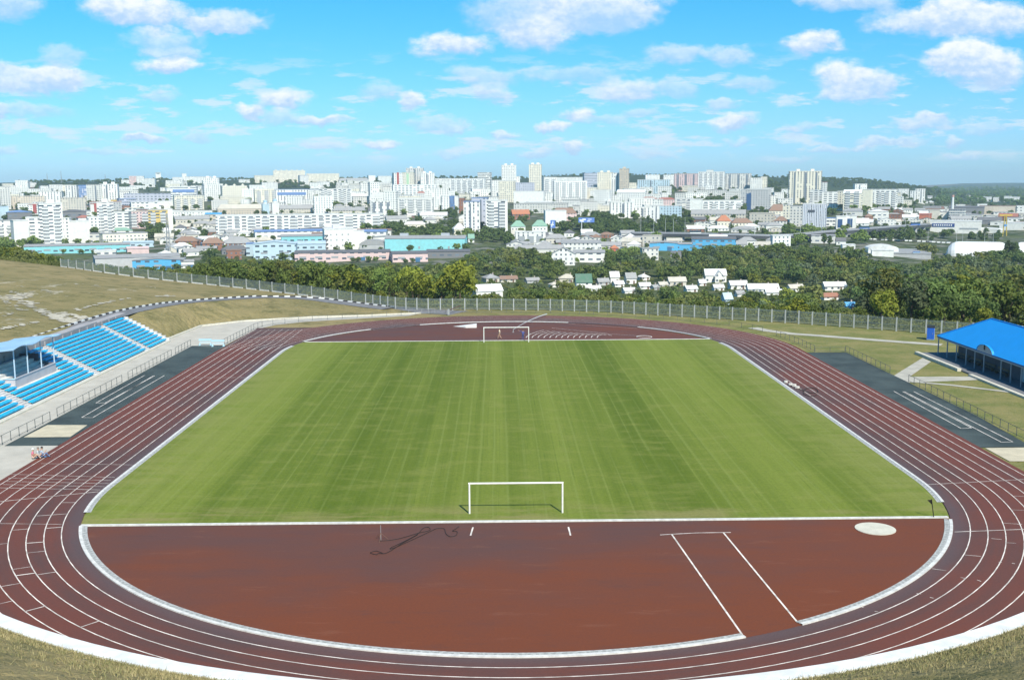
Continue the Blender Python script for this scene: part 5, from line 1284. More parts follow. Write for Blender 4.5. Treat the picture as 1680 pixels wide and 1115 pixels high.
# ------------------------------------------------------------------ the town
# left, right, top, foot (as seen from the bank); wall style and colour; roof kind and colour; kind | label | extras
TOWN = """
0 22 362 401 a w F G apartment|white apartment block at the left edge, next to a blank white end wall|L
22 47 362 405 x w F W apartment|blank white end wall block near the left edge|
36 49 354 362 x w E R house|small red roof peeping over the blank white wall at the left|
47 69 357 403 l w F W apartment|white stepped apartment wing between the blank wall and the tall white tower|
69 103 334 403 l w F W tower|tall white apartment tower with balcony rows, above the turquoise shed|L T
103 118 358 402 a w F W apartment|lower white wing on the right side of the tall white tower|
49 73 336 352 a w F R tower|white block with dark red stair stripe, behind the stepped white wing|R
115 146 363 402 x w F W apartment|broad blank white end wall left of the grey school|
127 148 353 363 x w H R house|dark red hipped roof behind the broad blank white wall|
145 165 356 388 a w F W apartment|white stepped wing with a red gable, left of the yellow-topped block|
151 168 335 356 x w F R tower|white block with red-brown stripe beside the yellow-topped block|R
163 187 332 386 l w F W tower|white apartment block with a small yellow roof piece|L T
183 193 328 336 x y F B house|small yellow roof storey on top of the white block|
187 215 348 378 l w F W apartment|white wing left of the pink apartment block|
213 247 347 375 a p F B apartment|pale pink apartment block left of the yellow one|L
246 275 345 379 l y F B apartment|bright yellow apartment block|L
272 284 343 378 x w F W apartment|white narrow end of the yellow apartment block|
126 169 384 401 i e F G school|old grey stone block with rows of windows behind the turquoise shed|
168 239 383 402 h c F G school|long cream three-storey building right of the grey stone block|W
166 215 374 384 x w H Q house|white building with grey-green roof behind the cream building|
53 205 400 416 i t G G warehouse|long turquoise shed with grey roof at the left|B
157 190 412 421 i w F W warehouse|small white annex in front of the turquoise shed|
204 250 396 407 i l G L warehouse|pale blue shed behind the end of the turquoise shed|
209 243 405 420 x p G p warehouse|dusty pink shed with pinkish roof|
160 290 418 441 x g G G warehouse|wide grey-roofed hall in front of the pink shed|
222 303 424 444 i s E G warehouse|bright blue gabled hall with grey roof by the hillside fence|B
297 318 426 443 i w G G warehouse|small white and blue hall right of the bright blue gabled hall|B
0 17 306 345 a e F G tower|pale grey tower at the left edge, in the middle distance|
28 48 296 318 a w F W tower|white tower on the skyline near the left edge|
8 29 305 318 a w F W apartment||
50 84 310 320 a w F W apartment|white low block below the wooded skyline, left|
66 84 305 313 a w F W apartment||
68 102 314 342 v w F G apartment|white block with dark A-shaped stair glazing|
110 129 304 338 v w F W tower|white tower left of the blue glass block|S
127 146 304 334 g v F A office|block with a blue glass front, on the left of the town|
145 167 303 338 a e F G tower|pale tower with a dark stair strip right of the blue glass block|S
167 195 302 334 v w F W tower|wide white tower right of the blue glass group|S T
104 140 325 350 a b F B apartment|dull beige block in front of the white and blue towers|
18 70 322 342 a n F B apartment|long tan block behind the white blocks at the left|
0 14 339 362 x l F L apartment|pale blue-white end wall at the left edge|
14 50 345 363 i d H A warehouse|low building with slate-blue roof left of the tall white tower|
103 140 344 362 i d H D warehouse|low building with dark slate roof right of the tall white tower|
150 197 331 347 a g F R apartment|grey-red roofs behind the yellow-topped block|
194 222 326 342 o v F A office|low violet-blue office rows right of the wide white tower|
213 225 289 305 a p F W tower|pinkish white tower standing on the wooded ridge, left|
225 237 289 305 a w F W tower|white tower on the wooded ridge beside the pinkish one|
234 255 293 307 a w F W apartment|white block on the wooded ridge right of the pair of towers|
256 264 283 297 x w D W watertower|round white water tower on the skyline|
299 306 285 297 x w F W tower|small white tower on the skyline right of the water tower|
284 300 291 299 a w F W apartment||
306 346 290 301 a w F W apartment|long white block on the skyline right of the small tower|
278 306 298 305 a e F A apartment||
283 324 306 336 o w F W office|white office block with blue window bands|C
287 333 321 346 a c F W apartment|cream apartment block in front of the banded white office|L
335 361 292 325 a w F W tower|tall white tower with stepped top left of the cream row|T
334 366 302 330 a w F W apartment||
364 405 305 332 a c F W apartment|cream apartment row with arched attics, right of the tall white tower|D
398 432 311 334 a w F W apartment|white apartment row with little gables on its roof|D
209 290 318 334 i v F V warehouse|long violet-grey roofed market halls|
216 262 332 346 i w F W warehouse|white hall in front of the violet-roofed market|
256 283 330 345 x w F W warehouse||
358 432 335 352 h n H B house|broad tan building with hipped roof behind the long white block|
350 430 330 338 x e F W warehouse||
283 346 347 356 h w F W warehouse|long low white building left of the long white block|
338 364 349 364 i n G S warehouse|low shed with bright blue roof left of the long white block|
288 342 354 366 h b G G house|low grey-roofed house row among trees left of the long white block|
318 345 362 372 h b H G house||
340 364 362 374 h b H G house||
362 626 352 383 l w F W apartment|very long white five-storey apartment block across the middle of the town|L5
289 326 388 406 h k H N house|brick house with brown hipped roof, left of two others|
333 367 390 411 h k H N house|brick house with steep brown roof beside a white yard|
372 414 390 411 h k H G house|large brick house with grey hipped roof|W
284 314 398 412 h w H W house|shed with pale hipped roof in front of the brick houses|
364 408 403 418 h d H D house|house with wide black roof below the brick houses|
372 396 411 426 h k F N house|small brick block in front of the black-roofed house|
405 432 400 421 i l F A warehouse|pale blue block left of the light blue gabled shed|
300 332 408 420 h w G G house||
330 352 398 408 x l G S house||
450 500 280 300 a c F W apartment|large cream block crowning the wooded ridge|D
418 452 288 301 a c F W apartment|cream wing left of the large cream ridge block|
490 506 288 305 a w F A tower|white block with blue top beside the large cream ridge block|
504 556 285 302 a c F W apartment|cream terrace of blocks right of the blue-topped block|
603 616 288 300 x w F W tower|small white tower on the skyline left of the coloured towers|
620 642 289 301 a w F W apartment||
556 605 292 302 h w H G house||
591 606 300 327 a e F W tower|pale pinkish-grey tower of a pair, left|
605 623 299 335 a w F W tower|white tower of a pair, in front of the pinkish-grey one|
418 456 310 338 a c F W apartment|cream block with rows of windows, beyond the long white block|L
452 506 311 339 v w F A office|white block with thin blue vertical bands and blue roof|C
505 528 311 320 i w F A warehouse||
525 577 310 341 l w F W apartment|white stepped apartment group right of the blue-banded block|L
515 546 322 350 a w F W apartment|white block in front of the stepped apartment group|
560 607 318 334 h e H W house|long hip-roofed hall among trees, in the middle of the town|
607 642 315 338 a w D W hall|white hall with an arched roof right of the tower pair|
608 642 330 355 v w F W apartment|white block with dark vertical stair strips|S3
430 442 335 356 x l F L church|pale turquoise block with small dome|D1
446 458 333 356 x w F W church|white block with a small dome|D1
460 512 336 350 h b G G house||
545 600 340 352 h b H G house||
375 425 336 346 h n G B house||
418 534 377 392 i w G A warehouse|long blue-roofed shed left of the white factory box|
594 637 377 395 i w G A warehouse|blue-roofed shed right of the white factory box|
462 537 385 399 i t G G warehouse|turquoise and grey shed behind the light blue gabled one|
418 488 396 427 i l E L warehouse|light blue gabled shed with a row of windows|B
486 534 396 420 i l G L warehouse|light blue side wing of the gabled shed|
530 580 376 412 x w F W warehouse|tall windowless white factory box with external stairs|P
579 598 379 410 x w F W warehouse|white right-hand bay of the factory box|
486 640 411 429 i p G D warehouse|long pink low building with dark roof, left half|B
640 702 413 430 i p G D warehouse|long pink low building with dark roof, right half|B
700 772 410 424 i d G D warehouse|dark open shed right of the pink building|
590 636 394 412 x g D G warehouse|grey hall with rounded roof left of the turquoise hall|
632 768 387 413 x t G G warehouse|long turquoise hall with grey roof in the centre of the town|U
420 448 388 402 h b H B house||
644 661 284 322 a w F W tower|white tower with red stripe at the left of the coloured tower group|R
660 681 283 320 a c F Q tower|cream tower with pale green panels in the coloured tower group|Z
667 696 276 318 v e F W tower|tallest of the coloured tower group, grey-pink with a stepped crown|T S
690 713 284 318 v w F W tower|white tower with dark strips at the right of the coloured group|S T
644 716 303 323 l w F W apartment|long white block in front of the coloured tower group|
714 742 293 309 a w F W apartment||
739 797 293 322 a w F W apartment|long white and cream apartment row left of the skyline tower|L
784 807 283 316 o w F W tower|white tower with banded top on the skyline, left of the tall slim tower|
823 847 271 318 a w F W tower|tall slim white tower on the skyline, left of its cream twin|T
805 827 296 325 a w F W apartment||
818 846 297 332 a c F W apartment|cream and orange block in front of the tall slim white tower|
630 654 314 348 a w F W apartment|white apartment block left of the white grid-windowed block|
653 712 325 354 a w F W apartment|white block with a neat grid of small windows|L
682 700 314 326 h w H R house|small red-roofed house behind the grid-windowed block|
698 737 309 345 a w F W apartment|white terraced block right of the grid-windowed block|
724 740 322 352 a w F W tower||
736 746 322 352 g d F A office|narrow dark blue glass block in the town centre|
744 753 322 350 x w F W tower||
750 764 325 350 a k F G office|narrow brick-pink block right of the dark glass block|
761 788 331 386 v w F A tower|slender white and blue tower with violet cap|S
774 802 325 378 a v F A tower|grey-blue tower between the slender tower and the white block|S
797 833 329 386 l w F W tower|tall white block with dark stairwell strip, right of the slender blue tower|L S
662 700 363 374 h c H W house|low cream-roofed house among dark trees|
742 764 366 388 h c H W house|cream house left of the slender white and blue tower|
632 668 354 366 h e G G house||
690 735 348 360 h w G W house||
768 778 384 398 i w G Q house||
868 889 270 320 a c F W tower|tall cream tower on the skyline, right twin|T
838 853 290 318 a w F W tower||
889 913 291 330 a w F W tower|white block right of the tall cream tower|L
843 877 300 322 a v F V apartment|violet-grey block below the tall skyline towers|
908 963 297 334 a w F W apartment|large white apartment block with many windows, right of centre|L
910 958 291 302 a w F W apartment||
843 894 314 336 x w F W hall|windowless pale hall in front of the violet-grey block|
956 981 284 314 o v F A office|blue-grey office block on the skyline|
980 1005 283 320 a c F B tower|cream and brown tower left of the dark-striped white tower|T
1003 1019 284 322 v w F W tower|white tower with one dark central strip|S
1016 1032 277 322 a n F B tower|tan tower with stepped top, tallest on this part of the skyline|T
1030 1044 300 320 a c F B tower||
960 979 308 330 a c F W apartment||
974 1004 312 340 a w F W apartment|white block below the blue-grey office block|
1012 1060 311 338 a w G W apartment|white building with sloping terraced roof|
843 932 334 350 h e F G apartment|long low grey-white block at the foot of the large white block|
864 932 331 342 h w F W apartment||
920 952 324 336 a w F W apartment||
892 929 346 374 x w F W hall|plain white block with two window slots among trees|
905 946 341 362 h p H N house|dusky pink building with brown roof behind the plain white block|
952 980 331 354 h e F G apartment||
940 962 338 352 h e F G apartment||
984 1004 337 353 h c F W house||
1000 1040 332 358 v w F W apartment|white block with paired dark window strips, left half|S
1038 1070 340 358 v w F W apartment|white block with paired dark window strips, middle part|S
1066 1082 338 368 v w F W apartment|white block with broad dark glass stair tower|S
1080 1118 338 362 a l F W apartment|white and pale blue block right of the glass stair tower|
838 869 344 360 h k G O house|brick red low building left of the big tree|
838 862 362 384 h w H Q house|white house with pale green roof above the arched garage|
873 898 361 384 h w H Q house|white house with green roof right of its twin|
845 895 381 401 v w F W garage|white garage building with three big dark windows|G3
892 930 384 400 h b H G house||
905 944 406 436 h w E G house|white two-storey house with brown gable at the edge of the trees|W
940 992 411 431 i w G G warehouse|long low white building right of the brown-gabled house|
920 986 395 417 h w G G warehouse|white low building with grey roof behind the long low white one|W
845 925 402 416 h e G G house|row of low grey roofs above the trees|
1000 1015 402 414 h r H O house|small bright red-roofed hut at the edge of the trees|
985 1020 397 410 h e G G house||
1020 1055 390 405 h b G B house||
1058 1082 287 305 a w F W apartment|white block far up on the ridge, right of the tan tower|
1046 1098 295 318 v l F W apartment|pale blue-white block with dark vertical gaps, right|S
1088 1108 287 310 a w F W apartment|white block left of the pink striped tower|
1106 1146 285 314 v p F B tower|wide pinkish tower with brown vertical stripes|S3
1143 1147 285 313 x w F W tower||
1146 1188 282 316 a w F W tower|large white stepped tower block on the right part of the skyline|L
1159 1170 279 300 x w F W tower|white lift tower rising from the large stepped block|
1190 1231 285 315 v e F G tower|wide grey tower with pale frame pattern|S3
1230 1250 292 315 a w F W apartment|white block right of the wide grey tower|
1248 1258 290 315 a c F B tower|small pale yellow tower right of the wide grey tower|
1144 1192 312 322 h e F G apartment|low grey block row below the large stepped tower|
1190 1226 314 328 h e F G apartment||
1216 1262 311 345 a g F W office|grey block with a slanted dark glass corner|N
1226 1264 310 330 a w F W apartment||
1050 1078 323 343 a p H R apartment|pink building with orange-red hipped roof, left half|
1078 1108 324 343 a p H R apartment|pink building with orange-red hipped roof, right half|
1107 1137 326 350 l e F W apartment|pale balcony block right of the red-roofed pink building|L
1132 1152 327 352 x w F W apartment||
1150 1217 329 350 l w F W apartment|long white balcony block with roof sheds, right of centre|L
1135 1222 344 360 h b G G house|low brown-grey roof in front of the long balcony block|
1174 1199 353 376 h c H O house|cream building with orange hipped roof|
1198 1234 358 376 h c H N house|long cream wing right of the orange-roofed building|
1230 1270 350 371 h b F B office|beige block right of the cream wing|
1160 1195 370 380 h w H W house||
1200 1240 371 382 h e H G house||
1066 1112 397 412 i s E G warehouse|bright light-blue gabled shed below the overpass|B
1108 1136 398 411 i s G G warehouse|light-blue shed with wide grey roof next to the gabled one|
1134 1206 389 409 i s G D warehouse|long light-blue shed with raised roof strip below the overpass|B
1054 1086 387 406 h b F B house|old beige block left of the light-blue gabled shed|W
1050 1080 408 428 h e F G house|small grey-white house in the edge of the wood|
1100 1118 412 430 h b G D house|low house with dark roof at the edge of the wood|
1205 1225 395 408 h e G G house||
1294 1345 281 335 v c F W tower|huge cream-white tower slab on the right part of the skyline|S3 T
1341 1356 299 325 a w F R tower|white tower with small red roof right of the huge slab|
1329 1352 312 340 l w F W apartment|white stepped block at the right foot of the huge slab|
1349 1376 315 343 l w F W apartment|white balcony block left of the cream rounded one|
1374 1389 314 345 a c F W apartment||
1384 1413 311 347 l c G W apartment|cream apartment block with shallow gable, right|L
1400 1421 302 318 a w F W tower|white tower behind the cream apartment blocks|S
1411 1430 311 345 x c F W apartment|blank pale yellow end wall|
1427 1469 311 345 l w F W apartment|wide white balcony block at the right end of the cream row|L
1317 1354 335 382 v v F W office|big grey-white office block with vertical stripes|V
1260 1273 321 342 a w F W apartment||
1276 1300 326 340 a w F W house||
1261 1292 335 360 h c H N house|cream house with brown mansard roof left of the grey office block|
1284 1296 336 362 a c F W house||
1260 1272 348 368 h c H N house||
1270 1292 355 372 h w H N house|white house with brown roof beside the dark poplar|
1296 1316 338 372 a e F G apartment||
1352 1372 358 372 o w F A office|low white and blue shop, left of two dark-blue glass bays|
1371 1387 355 376 x w F W office|white shop with dark-blue glass bay, left one|Y
1387 1404 354 376 x w F W office|white shop with dark-blue glass bay, right one|Y
1402 1424 358 376 h w G W house|white house right of the dark-blue glass bays|
1264 1296 387 405 h w F W house|square white house at the edge of the wood, below the poplar|W
1332 1370 387 400 i e F G warehouse|long low grey shed in front of the office block|
1371 1387 390 402 h w G D house|small white house with dark roof among trees, right|
1380 1402 402 412 x w F W house|low white roof at the edge of the wood|
1420 1471 402 417 x w D W hall|low white building with curved roof beside the clearing|
1430 1464 411 421 x w F W house|white garage with brown door at the clearing|
1424 1456 344 362 i w H W warehouse|pale-roofed halls below the wide white balcony block|
1440 1468 357 370 h w E W house|white gabled house beside the railway|
1384 1414 345 354 i e G G warehouse||
1456 1478 352 366 h k F N house|dark brick building beside the railway|
1472 1500 352 362 h w G W house||
1493 1501 313 332 v w F W tower|left one of two small white towers on the slope at the right|
1501 1516 310 333 v w F W tower|right one of two small white towers on the slope|S
1474 1490 310 324 a w F W apartment|white block among trees on the slope at the right|
1509 1527 350 362 x r G R warehouse|dark red-brown shed left of the chimney|
1525 1540 345 360 x b F B warehouse||
1540 1560 348 362 i e F G warehouse||
1558 1582 344 364 o e F G warehouse|grey-white factory at the foot of the tall chimney|
1568 1582 336 346 x w F W house||
1531 1604 363 384 x w F W warehouse|big white store with dark blue sign band|K
1590 1642 374 382 x w D W hall|low white curved canopy right of the big white store|
1644 1690 366 378 x w F W warehouse|flat white hall at the right edge|
1668 1690 338 352 i w F W warehouse|white works with striped roof at the right edge|
1612 1672 338 352 x n F N warehouse|long rust-brown wagons shed in the rail yard|
1560 1610 338 352 x d G D warehouse|long dark train shed in the rail yard|
1604 1618 335 344 x w F W house||
1640 1668 350 362 h k G R house|rusty brick house by the yellow crane|
1606 1640 356 368 h d G D house||
1560 1590 354 366 h e G G house||
1466 1524 417 423.5 x g F G warehouse|flat grey warehouse roof beside the clearing|DEEP
1498 1508 414 424 o l F A house|small blue and white kiosk by the flat grey warehouse|
1604 1612 325 332 a w F W apartment|| 
1614 1626 323 331 a w F W apartment||
1630 1640 324 331 a w F W apartment||
1648 1658 322 331 a w F W apartment||
1660 1672 323 331 a w F W apartment||
1585 1592 321 327 a w F W apartment||
"""
FAC = {k: facade('wall_'+{'a':'small_windows','l':'wide_windows','v':'strip_windows','o':'ribbon_windows','i':'shed_windows','h':'house_windows','g':'glazed'}[k], k) for k in 'alvoihg'}
KIND = {'apartment': ('apartment_block','apartment block',13), 'tower': ('tower_block','tower block',17), 'office': ('office_block','office block',16), 'warehouse': ('warehouse','warehouse',24), 'house': ('house','house',10), 'school': ('school','school',14),
        'hall': ('hall','hall',18), 'watertower': ('water_tower','water tower',9), 'church': ('church','church',10), 'garage': ('garage','garage',12)}
CNAME = {'w':'white','c':'cream','g':'grey','b':'beige','p':'pink','y':'yellow','t':'turquoise','s':'blue','k':'brick','n':'tan','l':'pale blue','d':'dark-walled','v':'violet-grey','r':'red','e':'pale grey'}
LOGM = mat('loggia_dark', (.33,.35,.37), .5); PARAP = mat('balcony_white', (.74,.74,.72), .8); STRIP = mat('stair_glass', (.17,.20,.24), .35, .5)
TOWN_POS = []; brs = random.Random(11); PENDING = []
def arch_roof(w, d, h, rh, n=10):
    r = MB(); P = [(w/2*math.cos(math.pi*k/n), rh*math.sin(math.pi*k/n)) for k in range(n+1)]
    for a, b in zip(P[:-1], P[1:]): r.face([(a[0],-d/2,h+a[1]),(a[0],d/2,h+a[1]),(b[0],d/2,h+b[1]),(b[0],-d/2,h+b[1])])
    r.face([(p[0],-d/2,h+p[1]) for p in P]); r.face([(p[0],d/2,h+p[1]) for p in P[::-1]]); return r
def building(line):
    spec, label, ex = (line.split('|')+['', ''])[:3]; f = spec.split(); x0, x1, yt, yb = map(float, f[:4]); st, wc, rk, rc, kind = f[4:9]; ex = ex.split()
    c = at_ground((x0+x1)/2, yb); dist = np.linalg.norm((c-CAMP)[:2]); px = (x1-x0)*dist/F_PX
    nm, cat, dep = KIND[kind]; H = max(3., z_at((x0+x1)/2, yt, c))
    yaw = R(brs.uniform(-13, 13)) if kind not in ('warehouse',) else R(brs.uniform(-6, 6))
    if 'L5' in ex: yaw = R(1)
    if 'U' in ex: yaw = R(-7)
    d = min(dep, max(5, px*.9)); w = max(3., (px-d*abs(math.sin(yaw)))/math.cos(yaw))
    if 'DEEP' in ex: d = 62
    if rk in 'GEH' and kind in ('house', 'warehouse'): d = min(d, w*.9)
    # the facade stands on the line of sight; the body lies behind it
    phi = math.atan2(c[0]-CX, c[1]); n = np.array([math.sin(phi), math.cos(phi), 0]); p = c+n*d/2
    t = thing(nm, label, cat, p, -phi+yaw, None); wallc = HCOL[wc]; jit = brs.uniform(.92, 1.04); wallc = tuple(min(.82, x*jit) for x in wallc)
    wm = BLANK if st == 'x' else FAC[st]
    if rk == 'F':
        colour(MB().box(-w/2, w/2, -d/2, d/2, -4, H).build('wall', wm, t), wallc)
        r = MB().box(-w/2-.25, w/2+.25, -d/2-.25, d/2+.25, H+.003, H+.55)
        colour(r.build('roof', ROOFM, t), RCOL[rc] if rc.isupper() else HCOL[rc])
    elif rk == 'D':
        rh = min(H*.45, w*.25); colour(MB().box(-w/2, w/2, -d/2, d/2, -4, H-rh).build('wall', wm, t), wallc)
        colour(arch_roof(w+.3, d+.3, H-rh+.003, rh).build('roof', ROOFM, t), RCOL[rc])
    else:
        k = 'hip' if rk == 'H' else 'gable'; fr = .42 if kind == 'house' else .16
        if rk == 'E': wl, rf = gable_mb(max(d, 18 if kind == 'warehouse' else 8), w, H*(1-fr*.8), H*fr*.8, .4, 'gable')
        else: wl, rf = gable_mb(w, d, H*(1-fr), H*fr, .4, k)
        a = wl.build('wall', wm, t); b = rf.build('roof', ROOFM, t); colour(a, wallc); colour(b, RCOL[rc] if rc.isupper() else HCOL[rc])
        if rk == 'E': a.rotation_euler.z = b.rotation_euler.z = R(90)
    yf = -d/2
    fl = max(1, int(H//3.0))
    for e in ex:
        if e in ('L', 'L5'):                        # rows of balconies
            cols = 12 if e == 'L5' else max(2, min(6, int(w//9))); rows = min(fl-1, int(96//cols)); lw = w/cols*.55
            me = MB().box(-lw/2, lw/2, -.9, -.003, 0, 1.05, 0, True).box(-lw/2+.1, lw/2-.1, -.35, -.004, 1.06, 2.5, 1).mesh('balcony', [PARAP, LOGM])
            me2 = MB().box(-lw*.32, lw*.32, -.25, -.003, .9, 2.4, 0).mesh('window', LOGM)
            for i in range(cols):
                for j in range(rows):
                    x = -w/2+w*(i+.5)/cols
                    if e == 'L5' and i % 3 == 1: link('window', me2, t, (x, yf, 2.2+j*3.0))
                    else: link('balcony', me, t, (x, yf, 1.6+j*3.0))
        elif e in ('S', 'S3'):
            k = 3 if e == 'S3' else 1
            for i in range(k):
                x = (-w/2+w*(i+.5)/k) if k > 1 else w*brs.uniform(-.15, .2)
                MB().box(-min(1.3, w*.05), min(1.3, w*.05), -.25, -.003, 1.5, H-1.5).build('stair_glazing', STRIP, t, (x, yf, 0))
        elif e == 'V':
            for i in range(13):
                x = -w/2+w*(i+.5)/13; MB().box(-.45, .45, -.7, -.003, 2, H-.2).build('fin', mat('fin_white', (.70,.72,.76), .7), t, (x, yf, 0))
            MB().box(-3.2, 3.2, -1.0, -.703, H*.72, H*.8).build('emblem', mat('emblem_dark', (.10,.11,.13), .6), t, (-w*.12, yf, 0))
        elif e == 'T':
            for i in range(2 if w > 20 else 1):
                x = w*(-.22+.44*i) if w > 20 else 0; colour(MB().box(-2.6, 2.6, -2.4, 2.4, H+.55, H+3.4).build('roof_hut', BLANK, t, (x, 0, 0)), wallc)
        elif e == 'R': MB().box(-w*.12, w*.12, -.4, -.003, H*.1, H+1.2).build('red_stripe', mat('stripe_red', (.38,.10,.09), .8), t, (-w*.05, yf, 0))
        elif e == 'Z':
            MB().box(-w*.1, w*.1, -.3, -.003, H*.1, H*.95).build('green_panel', mat('panel_green', (.42,.62,.42), .8), t, (0, yf, 0))
        elif e == 'C': MB().box(-w*.42, w*.42, -.3, -.003, H*.68, H*.84).build('blue_band', mat('band_blue', (.16,.26,.50), .5), t, (0, yf, 0))
        elif e == 'D':
            k = max(2, int(w//12))
            for i in range(k):
                g = MB(); q = 2.6; g.face([(-q,-.4,0),(q,-.4,0),(0,-.4,3.0)]).face([(-q,-.4,0),(0,-.4,3.0),(0,3,3.0),(-q,3,0)]).face([(q,3,0),(0,3,3.0),(0,-.4,3.0),(q,-.4,0)])
                colour(g.build('attic_gable', TRIM, t, (-w/2+w*(i+.5)/k, yf, H+.553)), wallc)
        elif e == 'D1':
            MB().tube([(0,0,H+.55),(0,0,H+2.2)], w*.28, 10).build('drum', PARAP, t)
            g = MB(); N = 10
            for a in range(5):
                for b in range(N):
                    q = lambda a_, b_: (w*.31*math.cos(a_*.3142)*math.cos(b_*2*math.pi/N), w*.31*math.cos(a_*.3142)*math.sin(b_*2*math.pi/N), H+2.2+w*.36*math.sin(a_*.3142))
                    g.face([q(a,b), q(a,b+1), q(a+1,b+1), q(a+1,b)])
            g.build('dome', mat('dome_blue', (.32,.48,.60), .4), t)
        elif e == 'N':
            MB().face([(-w*.40, -.35, 0), (-w*.14, -.35, 0), (-w*.14, -.35, H*.85), (-w*.20, -.35, H*.85)]).box(-w*.30, -w*.141, -.34, -.003, 0, H*.8).build('glass_corner', mat('corner_glass', (.05,.10,.22), .2, .6), t, (0, yf, 0))
        elif e == 'W':
            k = max(3, int(w//3.6)); rows = max(1, int(H*.62//3))
            me = MB().box(-.65, .65, -.12, -.003, 0, 1.5).mesh('window', LOGM)
            for i in range(k):
                for j in range(rows): link('window', me, t, (-w/2+w*(i+.5)/k, yf, 1.0+j*3.0))
        elif e == 'Y': MB().box(-w*.36, w*.12, -.3, -.003, H*.12, H*.78).build('glass_bay', mat('corner_glass', (.05,.10,.22), .2, .6), t, (0, yf, 0))
        elif e == 'G3':
            me = MB().box(-w*.11, w*.11, -.15, -.003, 0, H*.62).mesh('gate', LOGM)
            for i in range(3): link('gate', me, t, (-w*.30+w*.30*i, yf, .6))
        elif e == 'B':                              # shed: doors and window band pieces
            k = max(2, int(w//11)); me = MB().box(-2.6, 2.6, -.15, -.003, 0, 1.3).mesh('window', LOGM)
            for i in range(k): link('window', me, t, (-w/2+w*(i+.5)/k, yf if rk != 'E' else -max(d, 18)/2, H*.34))
            MB().box(-1.8, 1.8, -.18, -.003, -1, 3.2).build('gate', mat('gate_blue', (.06,.16,.30), .6), t, (w*.21, yf if rk != 'E' else -w*0-max(d,18)/2, 0))
        elif e == 'K':
            MB().box(-w*.46, -w*.02, -.4, -.003, H*.55, H*.82).build('sign_band', mat('sign_blue', (.03,.06,.22), .5), t, (0, yf, 0)); MB().box(w*.08, w*.44, -.25, -.003, H*.36, H*.48).build('window_band', LOGM, t, (0, yf, 0))
            sg = MB(); 
            for i in range(9): sg.box(-w*.43+i*w*.042, -w*.43+i*w*.042+w*.022, -.45, -.403, H*.62, H*.75)
            sg.build('lettering', PARAP, t, (0, yf, 0))
        elif e == 'P':
            me = MB().box(-.55, .55, -.12, -.003, 0, 1.2).mesh('window', LOGM)
            for i in range(4):
                for j in range(3): link('window', me, t, (-w*.28+w*.2*i, yf, H*.22+j*H*.25))
            s = MB()
            for j in range(4): s.tube([(-1.2, -.8, j*3.4), (1.2, -.8, j*3.4+3.0)], .22, 5).box(-1.6, 1.6, -1.4, -.2, j*3.4+3.05, j*3.4+3.2)
            s.build('outside_stair', mat('stair_rust', (.24,.17,.15), .8), t, (-w*.44, yf, 0)); colour(MB().box(-w*.18, w*.14, -2, 2, H+.553, H+3).build('roof_hut', BLANK, t), HCOL['v'])
        elif e == 'U':
            for x in (-w*.18, -w*.07, w*.3): MB().box(-.7, .7, -.12, -.003, H*.18, H*.34).build('window', LOGM, t, (x, yf, 0))
            for x in (-w*.28, w*.24): colour(MB().box(-3.5, 3.5, -2, 2, H*.9, H+1.8).build('roof_vent', TRIM, t, (x, 0, 0)), (.40,.43,.47))
    if kind == 'watertower':
        g = MB(); g.tube([(0,0,H-1),(0,0,H+.4)], w*.55, 12); g.build('tank', PARAP, t)
    q = ((x0+x1)/2, (yt+yb)/2, dist, H, x1-x0); TOWN_POS.append((c[0], c[1], w, d, x0, x1, yt, yb)); PENDING.append((t, label, q, CNAME[wc], cat, rk, rc))
for line in TOWN.strip().split('\n'): building(line.strip())
# further small houses and yards between the listed ones
FILL = [(270,440,376,424,56,'house'),(840,1060,388,412,34,'house'),(1130,1290,362,381,26,'house'),(1380,1530,346,374,34,'house'),(1520,1680,340,372,28,'shed'),(440,640,384,400,10,'shed'),(1060,1280,400,412,8,'house'),(0,330,340,356,12,'shed'),(440,640,336,352,16,'house'),(620,840,352,372,10,'house'),(200,640,298,318,30,'far'),(840,1300,304,332,46,'far'),(60,300,314,340,24,'far'),(560,840,304,336,34,'far'),(330,560,318,350,22,'far'),(0,120,306,350,14,'far'),(860,1080,332,350,18,'far'),(1350,1480,318,345,8,'far'),(1470,1560,318,346,10,'house')]
def overlaps(x, y, w, d):
    for (a, b, w2, d2, *_ ) in TOWN_POS:
        if abs(x-a) < (w+w2)/2+2 and -3 < (y-b)+d < d2+d+4: return True
    return False
frs = random.Random(23); nf = 0
for (xa, xb, ya, yb_, n, kd) in FILL:
    for i in range(n):
        for tr in range(8):
            px, yb = frs.uniform(xa, xb), frs.uniform(ya, yb_); c = at_ground(px, yb); sc = F_PX/np.linalg.norm((c-CAMP)[:2]); w = {'house': frs.uniform(9, 18), 'shed': frs.uniform(16, 40), 'far': frs.uniform(14, 44)}[kd]; h = {'house': frs.uniform(4.5, 8), 'shed': frs.uniform(5, 8), 'far': frs.uniform(8, 18)}[kd]
            if not overlaps(c[0], c[1], w, 12): break
        else: continue
        kind = {'house': 'house', 'shed': 'warehouse', 'far': 'apartment'}[kd]; rk = 'F' if kd == 'far' else frs.choice('GHGE')
        wc = frs.choice('wwwebk' if kd != 'far' else 'wwwwce'); rc = frs.choice('GGGBWBWNGD') if rk != 'F' else frs.choice('WWWG')
        st = {'house': 'h', 'shed': 'i', 'far': 'a'}[kd]
        building(f"{px-w*sc/2:.2f} {px+w*sc/2:.2f} {yb-h*sc:.2f} {yb:.2f} {st} {wc} {rk} {rc} {kind}||"); nf += 1
